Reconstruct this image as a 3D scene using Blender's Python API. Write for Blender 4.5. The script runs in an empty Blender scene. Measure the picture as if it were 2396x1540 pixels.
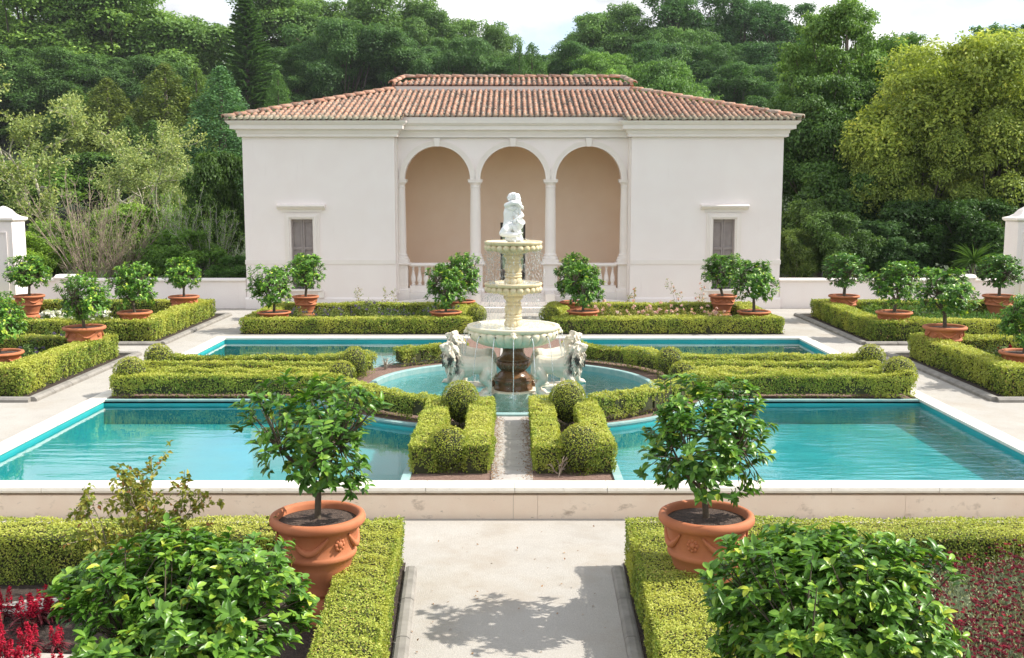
import bpy, bmesh, math
import numpy as np
from mathutils import Vector
R = math.radians
C = bpy.context.scene.collection
sc = bpy.context.scene
# ------------------------------------------------------------------ camera model (used to turn measured photo positions into metres)
FPX, CXP, CYP, PITCH = 2467.0, 1198.0, 770.0, R(7.39)
CAMY, CAMZ = -19.69, 3.66
TP = math.tan(PITCH); CP = math.cos(PITCH); FE = FPX/CP**2; YH = CYP-FPX*TP
def gp(x, y, z=0.0):
    D = FE*(CAMZ-z)/(y-YH); return ((x-CXP)*D*CP/FPX, D-(CAMZ-z)*TP+CAMY)
def at(x, y, D):
    z = CAMZ-(y-YH)*D/FE; return ((x-CXP)*D*CP/FPX, D-(CAMZ-z)*TP+CAMY, z)
# ------------------------------------------------------------------ object helpers
def tag(o, label=None, cat=None, group=None, kind=None):
    if label: o['label'] = label
    if cat: o['category'] = cat
    if group: o['group'] = group
    if kind: o['kind'] = kind
    return o
def empty(name, loc=(0,0,0), rz=0.0, label=None, cat=None, group=None):
    o = bpy.data.objects.new(name, None); C.objects.link(o); o.location = loc; o.rotation_euler = (0,0,rz)
    o.empty_display_size = .2
    return tag(o, label, cat, group)
def link(name, me, parent=None, loc=None):
    o = bpy.data.objects.new(name, me); C.objects.link(o)
    if parent: o.parent = parent
    if loc is not None: o.location = loc
    return o
def np_mesh(name, V, F, mats, midx=None, attrs=None, smooth=False):
    V = np.ascontiguousarray(V, np.float32); F = np.ascontiguousarray(F, np.int32)
    me = bpy.data.meshes.new(name); k = F.shape[1]
    me.vertices.add(len(V)); me.vertices.foreach_set('co', V.ravel())
    me.loops.add(F.size); me.loops.foreach_set('vertex_index', F.ravel())
    me.polygons.add(len(F)); me.polygons.foreach_set('loop_start', np.arange(0, F.size, k, dtype=np.int32))
    for m in (mats if isinstance(mats, (list,tuple)) else [mats]): me.materials.append(m)
    if midx is not None: me.polygons.foreach_set('material_index', np.ascontiguousarray(midx, np.int32))
    me.polygons.foreach_set('use_smooth', np.full(len(F), smooth, dtype=bool))
    for a, vals in (attrs or {}).items():
        at_ = me.attributes.new(a, 'FLOAT', 'FACE'); at_.data.foreach_set('value', np.ascontiguousarray(vals, np.float32))
    me.update(calc_edges=True)
    return me
class MB:
    def __init__(s): s.V=[]; s.F=[]; s.M=[]; s.S=[]
    def add(s, V, F, m=0, smooth=False):
        n=len(s.V); s.V += [tuple(map(float,v)) for v in V]
        for f in F: s.F.append(tuple(int(i)+n for i in f)); s.M.append(m); s.S.append(smooth)
        return s
    def box(s, x0,x1,y0,y1,z0,z1,m=0):
        V=[(x,y,z) for z in (z0,z1) for y in (y0,y1) for x in (x0,x1)]
        return s.add(V,[(0,2,3,1),(4,5,7,6),(0,1,5,4),(2,6,7,3),(0,4,6,2),(1,3,7,5)],m)
    def lathe(s, prof, n=32, c=(0,0,0), m=0, smooth=True, mod=None):
        V=[]; F=[]
        for r,z in prof:
            for i in range(n):
                a=2*math.pi*i/n; rr=r*(mod(a,z,r) if mod else 1)
                V.append((c[0]+rr*math.cos(a), c[1]+rr*math.sin(a), c[2]+z))
        for j in range(len(prof)-1):
            for i in range(n):
                k=(i+1)%n; F.append((j*n+i, j*n+k, (j+1)*n+k, (j+1)*n+i))
        return s.add(V,F,m,smooth)
    def disc(s, r, z, n=32, c=(0,0,0), m=0):
        return s.add([(c[0]+r*math.cos(2*math.pi*i/n), c[1]+r*math.sin(2*math.pi*i/n), c[2]+z) for i in range(n)],[tuple(range(n))],m)
    def prism(s, poly, z0, z1, m=0, caps=(True,True)):
        n=len(poly); V=[(x,y,z0) for x,y in poly]+[(x,y,z1) for x,y in poly]
        F=[(i,(i+1)%n,n+(i+1)%n,n+i) for i in range(n)]
        if caps[0]: F.append(tuple(reversed(range(n))))
        if caps[1]: F.append(tuple(range(n,2*n)))
        return s.add(V,F,m)
    def profx(s, prof, x0, x1, m=0):      # closed (y,z) profile swept along x
        n=len(prof); V=[(x0,y,z) for y,z in prof]+[(x1,y,z) for y,z in prof]
        F=[(i,(i+1)%n,n+(i+1)%n,n+i) for i in range(n)]+[tuple(reversed(range(n))),tuple(range(n,2*n))]
        return s.add(V,F,m)
    def tube(s, pts, rad, n=8, m=0):
        V,F=tube_np(pts,rad,n); return s.add(V,F,m,True)
    def mesh(s, name, mats, bevel=0, fix=True):
        me=bpy.data.meshes.new(name); me.from_pydata(s.V,[],s.F)
        for m in (mats if isinstance(mats,(list,tuple)) else [mats]): me.materials.append(m)
        me.polygons.foreach_set('material_index', s.M); me.polygons.foreach_set('use_smooth', s.S)
        if fix or bevel:
            bm=bmesh.new(); bm.from_mesh(me)
            bmesh.ops.recalc_face_normals(bm, faces=bm.faces)
            if bevel: bmesh.ops.bevel(bm, geom=[e for e in bm.edges if len(e.link_faces)==2 and e.calc_face_angle(0)>.6], offset=bevel, segments=2, profile=.6, affect='EDGES', clamp_overlap=True)
            bm.to_mesh(me); bm.free()
        me.update(); return me
    def build(s, name, mats, parent=None, bevel=0, loc=None): return link(name, s.mesh(name,mats,bevel), parent, loc)
def nrm(v): return v/np.maximum(np.linalg.norm(v,axis=-1,keepdims=True),1e-9)
def tube_np(pts, rad, n=6):
    P=np.array(pts,float); k=len(P); T=np.gradient(P,axis=0); T=nrm(T)
    ref=np.array([0,0,1.]) if abs(T[0][2])<.9 else np.array([1.,0,0])
    u=nrm(np.cross(T[0],ref)); V=[]
    a=np.arange(n)*2*np.pi/n; rad=np.broadcast_to(rad,(k,))
    for i in range(k):
        u=nrm(u-T[i]*np.dot(u,T[i])); w=np.cross(T[i],u)
        V.append(P[i]+rad[i]*(np.cos(a)[:,None]*u+np.sin(a)[:,None]*w))
    V=np.concatenate(V); F=[]
    for j in range(k-1):
        for i in range(n): F.append((j*n+i,j*n+(i+1)%n,(j+1)*n+(i+1)%n,(j+1)*n+i))
    return V,np.array(F)
class NB:   # numpy quad batches
    def __init__(s): s.V=[]; s.F=[]; s.n=0; s.T=[]; s.M=[]
    def add(s,V,F,tint=0.5,m=0):
        s.V.append(np.asarray(V,np.float32)); s.F.append(np.asarray(F,np.int64)+s.n); s.n+=len(V)
        s.T.append(np.broadcast_to(np.asarray(tint,np.float32),(len(F),))); s.M.append(np.full(len(F),m)); return s
    def mesh(s,name,mats,smooth=False): return np_mesh(name,np.concatenate(s.V),np.concatenate(s.F),mats,np.concatenate(s.M),{'tint':np.concatenate(s.T)},smooth)
DIA=(np.array([(0,0,0),(.5,.45,.1),(0,1,0),(-.5,.45,.1)]),np.array([(0,1,2,3)]))
def leaf_tmpl(lift=.16,curl=.3,ys=(0,.25,.55,.8,1),ws=(.04,.40,.5,.33,.015)):
    V=[]
    for y,w in zip(ys,ws): V+=[(-w,y,lift*w*1.6-curl*y*y),(0,y,-curl*y*y),(w,y,lift*w*1.6-curl*y*y)]
    F=[]
    for j in range(len(ys)-1): F+=[(3*j,3*j+1,3*j+4,3*j+3),(3*j+1,3*j+2,3*j+5,3*j+4)]
    return np.array(V),np.array(F)
LEAF=leaf_tmpl()
LEAFS=leaf_tmpl(ys=(0,.5,1),ws=(.05,.5,.02))
def leaves(P,N,T,L,W,tmpl=DIA,tint=None,rng=None):
    N=nrm(N); T=nrm(T-N*np.sum(T*N,1,keepdims=True)); B=np.cross(T,N)
    tv,tf=tmpl; n=len(P); k=len(tv)
    L=np.broadcast_to(L,(n,))[:,None,None]; W=np.broadcast_to(W,(n,))[:,None,None]
    V=P[:,None,:]+tv[None,:,0:1]*W*B[:,None,:]+tv[None,:,1:2]*L*T[:,None,:]+tv[None,:,2:3]*L*N[:,None,:]
    F=tf[None]+(np.arange(n)*k)[:,None,None]
    t=np.repeat(np.broadcast_to(.5 if tint is None else tint,(n,)),len(tf))
    return V.reshape(-1,3),F.reshape(-1,4),t
def rdir(rng,n): return nrm(rng.normal(size=(n,3)))
# ------------------------------------------------------------------ materials
def mat(name): 
    m=bpy.data.materials.new(name); m.use_nodes=True; nt=m.node_tree
    return m,nt,nt.nodes['Principled BSDF'],nt.nodes['Material Output']
def N_(nt,t,**kw):
    n=nt.nodes.new(t)
    for k,v in kw.items():
        if k in n.inputs.keys() if isinstance(k,str) else False: n.inputs[k].default_value=v
        else: setattr(n,k,v)
    return n
def noise(nt,scale,detail=4,rough=.6,coord='Object',vec=None):
    tx=nt.nodes.new('ShaderNodeTexCoord'); n=nt.nodes.new('ShaderNodeTexNoise')
    n.inputs['Scale'].default_value=scale; n.inputs['Detail'].default_value=detail; n.inputs['Roughness'].default_value=rough
    if vec is not None:
        mp=nt.nodes.new('ShaderNodeMapping'); mp.inputs['Scale'].default_value=vec
        nt.links.new(tx.outputs[coord],mp.inputs['Vector']); nt.links.new(mp.outputs[0],n.inputs['Vector'])
    else: nt.links.new(tx.outputs[coord],n.inputs['Vector'])
    return n
def ramp(nt,src,stops,interp='LINEAR'):
    r=nt.nodes.new('ShaderNodeValToRGB'); nt.links.new(src,r.inputs[0]); e=r.color_ramp.elements; r.color_ramp.interpolation=interp
    while len(e)<len(stops): e.new(.5)
    for el,(p,c) in zip(e,stops): el.position=p; el.color=(*c,1) if len(c)==3 else c
    return r
def mix(nt,fac,a,b,mode='MIX'):
    m=nt.nodes.new('ShaderNodeMix'); m.data_type='RGBA'; m.blend_type=mode
    for s,v in ((m.inputs[0],fac),(m.inputs[6],a),(m.inputs[7],b)):
        if hasattr(v,'links') or hasattr(v,'is_linked'): nt.links.new(v,s)
        else: s.default_value=(*v,1) if isinstance(v,(tuple,list)) else v
    return m.outputs[2]
def bump(nt,b,src,strength=.3,dist=.02):
    n=nt.nodes.new('ShaderNodeBump'); n.inputs['Strength'].default_value=strength; n.inputs['Distance'].default_value=dist
    nt.links.new(src,n.inputs['Height']); nt.links.new(n.outputs[0],b.inputs['Normal']); return n
def surf(name,c1,c2,scale=4,rough=.8,bs=.2,bd=.01,fine=60,detail=5,stain=None):
    m,nt,b,o=mat(name)
    n=noise(nt,scale,detail); r=ramp(nt,n.outputs[0],[(.35,c1),(.65,c2)]); col=r.outputs[0]
    if stain:
        for sc_,lo,hi,c,vec in stain:
            n2=noise(nt,sc_,6,.7,vec=vec); f=ramp(nt,n2.outputs[0],[(lo,(0,0,0)),(hi,(1,1,1))]); col=mix(nt,f.outputs[0],col,c)
    nt.links.new(col,b.inputs['Base Color']); b.inputs['Roughness'].default_value=rough
    f=noise(nt,fine,3); bump(nt,b,f.outputs[0],bs,bd); return m
def leafmat(name,stops,rough=.45,trans=.3,spec=.4,nscale=None,ncol=None,objcol=False):
    m,nt,b,o=mat(name); a=nt.nodes.new('ShaderNodeAttribute'); a.attribute_name='tint'
    r=ramp(nt,a.outputs['Fac'],stops); col=r.outputs[0]
    if nscale:
        n=noise(nt,nscale,3); f=ramp(nt,n.outputs[0],[(.45,(0,0,0)),(.7,(1,1,1))]); col=mix(nt,f.outputs[0],col,ncol)
    if objcol:
        oi=nt.nodes.new('ShaderNodeObjectInfo'); col=mix(nt,1.0,col,oi.outputs['Color'],'MULTIPLY')
    nt.links.new(col,b.inputs['Base Color']); b.inputs['Roughness'].default_value=rough; b.inputs['Specular IOR Level'].default_value=spec
    t=nt.nodes.new('ShaderNodeBsdfTranslucent'); g=mix(nt,1.0,col,(1.15,1.12,.65),'MULTIPLY'); nt.links.new(g,t.inputs[0])
    ms=nt.nodes.new('ShaderNodeMixShader'); ms.inputs[0].default_value=trans
    nt.links.new(b.outputs[0],ms.inputs[1]); nt.links.new(t.outputs[0],ms.inputs[2]); nt.links.new(ms.outputs[0],o.inputs[0]); return m
M={}
M['wall']=surf('pale_stucco',(.91,.825,.79),(.935,.86,.825),1.2,.85,.15,.004,90,stain=[(1.6,.6,.9,(.80,.715,.675),(3.5,3.5,.35)),(5,.68,.8,(.72,.65,.60),(1,1,.5))])
M['trim']=surf('cream_trim',(.86,.79,.735),(.90,.83,.775),2,.75,.1,.003,60)
M['inner']=surf('tan_stucco',(.87,.69,.53),(.90,.73,.57),1.5,.9,.1,.004,80)
M['ceil']=surf('ochre_plaster',(.78,.50,.22),(.82,.54,.25),1.5,.9,.1,.004,80)
M['pave']=surf('terracotta_paving',(.62,.42,.28),(.68,.47,.32),3,.8,.1,.004,30)
M['shutter']=surf('grey_shutter_paint',(.29,.245,.235),(.33,.285,.27),6,.6,.1,.002,120)
M['dark']=surf('dark_joinery',(.05,.04,.035),(.07,.055,.045),6,.5,.1,.002,90)
M['iron']=surf('black_iron',(.02,.02,.022),(.03,.03,.03),9,.5,.1,.002,90)
M['gravel']=surf('pale_gravel',(.40,.375,.34),(.46,.435,.395),.9,.95,.6,.014,110,6,stain=[(95,.50,.66,(.27,.245,.21),None),(45,.54,.70,(.53,.49,.44),None),(1.6,.55,.75,(.35,.32,.28),None),(.7,.50,.72,(.36,.315,.26),None)])
M['concrete']=surf('grey_concrete',(.36,.33,.30),(.45,.42,.385),3,.9,.35,.006,120,6,stain=[(30,.62,.72,(.17,.10,.065),None)])
M['kerb']=surf('kerb_concrete',(.20,.185,.165),(.29,.27,.24),5,.9,.4,.006,90,6)
M['coping']=surf('coping_stone',(.72,.66,.57),(.80,.75,.66),6,.8,.35,.006,60,6,stain=[(9,.63,.8,(.5,.44,.35),None)])
M['pwall']=surf('peach_render',(.86,.69,.55),(.90,.75,.61),2.2,.9,.25,.006,50,6,stain=[(2.3,.585,.75,(.36,.27,.20),(1,1,1.6)),(8,.63,.75,(.13,.10,.075),(.8,1,2.2))])
M['paint']=surf('turquoise_pool_paint',(.018,.33,.35),(.03,.39,.405),1.3,.6,.1,.004,30,4,stain=[(5,.6,.8,(.03,.41,.42),None)])
M['rim']=surf('worn_turquoise_rim',(.22,.38,.37),(.32,.45,.43),6,.7,.2,.004,60,5,stain=[(12,.6,.7,(.42,.52,.5),None)])
M['soil']=surf('dark_soil',(.035,.024,.018),(.075,.052,.04),14,.95,1,.03,45,8,stain=[(70,.60,.68,(.20,.13,.09),None)])
M['potsoil']=surf('potting_mulch',(.055,.036,.027),(.12,.08,.06),16,.95,1,.03,60,8,stain=[(48,.58,.66,(.26,.18,.125),None)])
M['mulch']=surf('bark_mulch',(.17,.10,.075),(.27,.175,.135),16,.95,1,.02,60,8,stain=[(60,.58,.66,(.42,.31,.25),None),(40,.6,.7,(.06,.035,.03),None)])
M['terra']=surf('terracotta',(.45,.145,.06),(.51,.18,.08),3.5,.75,.25,.004,70,5,stain=[(6,.60,.8,(.36,.125,.065),(1,1,2)),(30,.68,.8,(.60,.30,.18),None)])
M['bark']=surf('citrus_bark',(.085,.065,.042),(.13,.105,.07),20,.9,.5,.01,60)
M['tbark']=surf('tree_bark',(.10,.082,.062),(.17,.145,.115),9,.95,.5,.03,14)
M['palebark']=surf('lichen_bark',(.30,.27,.20),(.50,.46,.36),8,.95,.5,.02,20,6)
M['twig']=surf('brown_twig',(.26,.20,.15),(.38,.31,.24),6,.9,.3,.01,30)
M['ltwig']=surf('grey_twig',(.36,.34,.28),(.52,.50,.43),6,.9,.3,.01,30)
M['limestone']=surf('cream_limestone',(.66,.54,.32),(.74,.63,.42),5,.7,.35,.006,50,6,stain=[(7,.56,.76,(.46,.32,.13),(1,1,.5))])
M['limepale']=surf('pale_limestone',(.76,.67,.47),(.82,.75,.58),5,.65,.35,.006,50,6,stain=[(8,.60,.78,(.55,.46,.32),(1,1,.5))])
M['wetstone']=surf('wet_brown_stone',(.115,.055,.022),(.17,.085,.035),6,.22,.35,.006,40,6,stain=[(42,.635,.67,(.62,.50,.36),None),(9,.62,.72,(.25,.14,.07),None)])
M['marble']=surf('white_marble',(.78,.79,.78),(.84,.84,.82),6,.5,.15,.004,60,5,stain=[(10,.66,.8,(.6,.58,.5),None)])
M['forest']=surf('forest_floor',(.025,.04,.014),(.05,.075,.025),.6,.95,1,.2,3)
M['slab']=surf('stone_slab',(.38,.35,.31),(.46,.43,.39),6,.9,.3,.006,90,6)
# lions: cream stone with black weathering in the mane
m,nt,b,o=mat('weathered_lion_stone'); n=noise(nt,6,6); base=ramp(nt,n.outputs[0],[(.35,(.64,.565,.44)),(.65,(.75,.69,.57))]).outputs[0]
tx=nt.nodes.new('ShaderNodeTexCoord'); sp=nt.nodes.new('ShaderNodeSeparateXYZ'); nt.links.new(tx.outputs['Object'],sp.inputs[0])
def mask(src,a,b_,c,d):
    return ramp(nt,src,[(a,(0,0,0)),(b_,(1,1,1)),(c,(1,1,1)),(d,(0,0,0))]).outputs[0]
fx=ramp(nt,sp.outputs[0],[(.20,(0,0,0)),(.34,(1,1,1))]).outputs[0]; fz=mask(sp.outputs[2],.36,.44,.74,.84)
n2=noise(nt,11,6,.75,vec=(1,1,.45)); f2=ramp(nt,n2.outputs[0],[(.46,(0,0,0)),(.53,(1,1,1))]).outputs[0]
geo=nt.nodes.new('ShaderNodeNewGeometry')
k=mix(nt,1.0,mix(nt,1.0,fx,fz,'MULTIPLY'),f2,'MULTIPLY'); col=mix(nt,k,base,(.045,.038,.03))
nt.links.new(col,b.inputs['Base Color']); b.inputs['Roughness'].default_value=.6; bump(nt,b,noise(nt,60,3).outputs[0],.25,.004); M['lion']=m
# roof tiles
m,nt,b,o=mat('weathered_roof_tile'); a=nt.nodes.new('ShaderNodeAttribute'); a.attribute_name='tint'
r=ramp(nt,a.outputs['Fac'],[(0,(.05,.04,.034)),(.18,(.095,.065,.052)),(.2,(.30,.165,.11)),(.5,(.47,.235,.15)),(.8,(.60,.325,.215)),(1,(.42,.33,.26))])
n=noise(nt,5,6,.75); f=ramp(nt,n.outputs[0],[(.48,(0,0,0)),(.68,(1,1,1))]); col=mix(nt,f.outputs[0],r.outputs[0],(.15,.12,.095))
n=noise(nt,11,6,.75); f=ramp(nt,n.outputs[0],[(.53,(0,0,0)),(.62,(1,1,1))]); col=mix(nt,f.outputs[0],col,(.42,.39,.32))
tx=nt.nodes.new('ShaderNodeTexCoord'); sp=nt.nodes.new('ShaderNodeSeparateXYZ'); nt.links.new(tx.outputs['Object'],sp.inputs[0])
nn=noise(nt,7,5,.7); ad=nt.nodes.new('ShaderNodeMath'); ad.operation='MULTIPLY_ADD'; nt.links.new(nn.outputs[0],ad.inputs[0]); ad.inputs[1].default_value=-.55; nt.links.new(sp.outputs[2],ad.inputs[2])
f=nt.nodes.new('ShaderNodeMapRange'); nt.links.new(ad.outputs[0],f.inputs[0]); f.inputs[1].default_value=5.62; f.inputs[2].default_value=5.82; f.inputs[3].default_value=.8; f.inputs[4].default_value=0
col=mix(nt,f.outputs[0],col,(.27,.27,.19))
nt.links.new(col,b.inputs['Base Color']); b.inputs['Roughness'].default_value=.85; bump(nt,b,noise(nt,40,4).outputs[0],.4,.01); M['tile']=m
# water: Fresnel mix of clear tinted transmission and mirror
def water(name,scale,strength,dist,tint=(.70,.91,.92),foam=None,vec=(1,1,1),big=0):
    m,nt,b,o=mat(name); nt.nodes.remove(b)
    tr=nt.nodes.new('ShaderNodeBsdfTransparent'); tr.inputs[0].default_value=(*tint,1)
    gl=nt.nodes.new('ShaderNodeBsdfGlossy'); gl.inputs['Roughness'].default_value=.015; gl.inputs[0].default_value=(1,1,1,1)
    ge=nt.nodes.new('ShaderNodeNewGeometry'); dt=nt.nodes.new('ShaderNodeVectorMath'); dt.operation='DOT_PRODUCT'; nt.links.new(ge.outputs['Incoming'],dt.inputs[0])
    def mth(op,a,b_=None):
        q=nt.nodes.new('ShaderNodeMath'); q.operation=op; q.use_clamp=(op!='POWER')
        for s_,v in ((q.inputs[0],a),(q.inputs[1],b_)):
            if v is None: continue
            if hasattr(v,'is_linked'): nt.links.new(v,s_)
            else: s_.default_value=v
        return q.outputs[0]
    fr_=mth('MULTIPLY_ADD',mth('POWER',mth('SUBTRACT',1.0,mth('ABSOLUTE',dt.outputs['Value'])),3.7),.92); fr_.node.inputs[2].default_value=.05
    n=noise(nt,scale,4,.55,vec=vec); h=n.outputs[0]
    if big:
        n2=noise(nt,big,2,.5); ml=nt.nodes.new('ShaderNodeMath'); ml.operation='MULTIPLY'
        f=ramp(nt,n2.outputs[0],[(.4,(.05,.05,.05)),(.65,(1,1,1))]); nt.links.new(h,ml.inputs[0]); nt.links.new(f.outputs[0],ml.inputs[1]); h=ml.outputs[0]
    bp=nt.nodes.new('ShaderNodeBump'); bp.inputs['Strength'].default_value=strength; bp.inputs['Distance'].default_value=dist
    nt.links.new(h,bp.inputs['Height']); nt.links.new(bp.outputs[0],gl.inputs['Normal']); nt.links.new(bp.outputs[0],dt.inputs[1])
    ms=nt.nodes.new('ShaderNodeMixShader'); nt.links.new(fr_,ms.inputs[0]); nt.links.new(tr.outputs[0],ms.inputs[1]); nt.links.new(gl.outputs[0],ms.inputs[2]); out=ms.outputs[0]
    if foam:
        nf=noise(nt,foam[0],5,.7); f=ramp(nt,nf.outputs[0],[(foam[1],(0,0,0)),(foam[2],(foam[3],)*3)])
        d=nt.nodes.new('ShaderNodeBsdfDiffuse'); d.inputs[0].default_value=(.85,.92,.93,1)
        m2=nt.nodes.new('ShaderNodeMixShader'); nt.links.new(f.outputs[0],m2.inputs[0]); nt.links.new(out,m2.inputs[1]); nt.links.new(d.outputs[0],m2.inputs[2]); out=m2.outputs[0]
    nt.links.new(out,o.inputs[0]); return m
M['water']=water('still_pool_water',3.0,.22,.03,vec=(.5,1.7,1),big=.5)
M['water2']=water('rippled_pool_water',4.2,.75,.03,vec=(.6,1.7,1),big=.4)
M['water3']=water('stirred_pool_water',7,.75,.03,foam=(9,.60,.78,.35))
M['bowlwater']=water('bowl_water',22,.8,.02,(.92,.96,.94),foam=(14,.40,.62,.6))
m,nt,b,o=mat('falling_water'); nt.nodes.remove(b)
tr=nt.nodes.new('ShaderNodeBsdfTransparent'); tr.inputs[0].default_value=(.97,.98,.98,1)
gl=nt.nodes.new('ShaderNodeBsdfGlossy'); gl.inputs['Roughness'].default_value=.08; d=nt.nodes.new('ShaderNodeBsdfDiffuse'); d.inputs[0].default_value=(.9,.93,.95,1)
m1=nt.nodes.new('ShaderNodeMixShader'); m1.inputs[0].default_value=.45; nt.links.new(gl.outputs[0],m1.inputs[1]); nt.links.new(d.outputs[0],m1.inputs[2])
n=noise(nt,30,3); f=ramp(nt,n.outputs[0],[(.35,(.25,.25,.25)),(.65,(.85,.85,.85))])
m2=nt.nodes.new('ShaderNodeMixShader'); nt.links.new(f.outputs[0],m2.inputs[0]); nt.links.new(tr.outputs[0],m2.inputs[1]); nt.links.new(m1.outputs[0],m2.inputs[2]); nt.links.new(m2.outputs[0],o.inputs[0]); M['jet']=m
# glass
m,nt,b,o=mat('dark_glass'); b.inputs['Base Color'].default_value=(.02,.03,.025,1); b.inputs['Roughness'].default_value=.05; M['glass']=m
# foliage
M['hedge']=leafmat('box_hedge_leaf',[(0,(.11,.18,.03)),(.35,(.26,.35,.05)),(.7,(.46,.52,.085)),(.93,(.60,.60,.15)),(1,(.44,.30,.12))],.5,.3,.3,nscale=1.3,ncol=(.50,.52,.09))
M['hedgecore']=surf('hedge_twig_core',(.035,.042,.014),(.06,.06,.025),12,.95,.8,.02,50)
M['hedge2']=leafmat('topiary_leaf',[(0,(.10,.155,.022)),(.4,(.22,.29,.03)),(.8,(.40,.43,.045)),(1,(.52,.48,.09))],.42,.25,.45)
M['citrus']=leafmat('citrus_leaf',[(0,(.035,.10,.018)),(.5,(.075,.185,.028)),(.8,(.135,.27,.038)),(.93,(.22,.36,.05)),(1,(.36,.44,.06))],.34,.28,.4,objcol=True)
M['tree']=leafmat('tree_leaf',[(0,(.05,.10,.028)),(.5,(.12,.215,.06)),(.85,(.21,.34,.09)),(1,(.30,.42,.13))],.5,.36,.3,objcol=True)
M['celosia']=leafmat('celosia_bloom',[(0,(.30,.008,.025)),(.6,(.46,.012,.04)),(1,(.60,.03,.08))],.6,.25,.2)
M['celleaf']=leafmat('maroon_leaf',[(0,(.10,.018,.025)),(.6,(.19,.035,.045)),(1,(.16,.08,.05))],.5,.2,.3)
M['carn']=leafmat('dark_red_bloom',[(0,(.085,.003,.010)),(.6,(.17,.006,.018)),(1,(.42,.012,.04))],.6,.2,.2)
M['greyleaf']=leafmat('grey_green_leaf',[(0,(.16,.22,.15)),(.6,(.30,.37,.24)),(1,(.50,.52,.28))],.6,.25,.2)
M['roseleaf']=leafmat('yellowing_rose_leaf',[(0,(.12,.18,.03)),(.5,(.26,.30,.05)),(.85,(.42,.38,.07)),(1,(.35,.16,.06))],.5,.35,.3)
M['bedleaf']=leafmat('bed_leaf',[(0,(.06,.11,.025)),(.6,(.14,.21,.05)),(1,(.26,.31,.09))],.5,.3,.3,objcol=True)
M['white']=leafmat('white_bloom',[(0,(.78,.78,.74)),(1,(.88,.88,.85))],.6,.3,.2)
M['pink']=leafmat('pink_bloom',[(0,(.70,.36,.36)),(.6,(.82,.60,.56)),(1,(.85,.74,.68))],.6,.3,.2)
M['mauve']=leafmat('mauve_bloom',[(0,(.11,.09,.17)),(1,(.24,.20,.33))],.6,.3,.2)
M['litter']=leafmat('dry_leaf',[(0,(.20,.10,.05)),(1,(.38,.24,.13))],.8,.1,.2)
# ------------------------------------------------------------------ setting: ground, water
LZ=-.38                                   # lower terrace
YW=-6.95                                  # face of the pool wall
PX,PY0,PY1=7.2,-6.72,6.48                 # inner edges of the pools
CW=.27
def sheet(name,rects,z,m,res=None):
    b=MB()
    for x0,x1,y0,y1 in rects: b.add([(x0,y0,z),(x1,y0,z),(x1,y1,z),(x0,y1,z)],[(0,1,2,3)])
    o=b.build(name,m,fix=False) if False else link(name,b.mesh(name,m,fix=False)); o['kind']='structure'; return o
sheet('terrain',[(-400,400,-200,400)],-1.4,M['forest'])
sheet('forest_floor',[(-160,160,13.86,320),(-120,-22,-8,13.86),(22,120,-8,13.86)],-.04,M['forest'])
OX=PX+CW
sheet('gravel_path',[(-22,-OX,YW+.02,13.9),(OX,22,YW+.02,13.9),(-OX,OX,PY1+CW,13.9)],0,M['gravel'])
sheet('lower_gravel_path',[(-22,22,-30,YW+.02)],LZ,M['gravel'])
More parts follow.
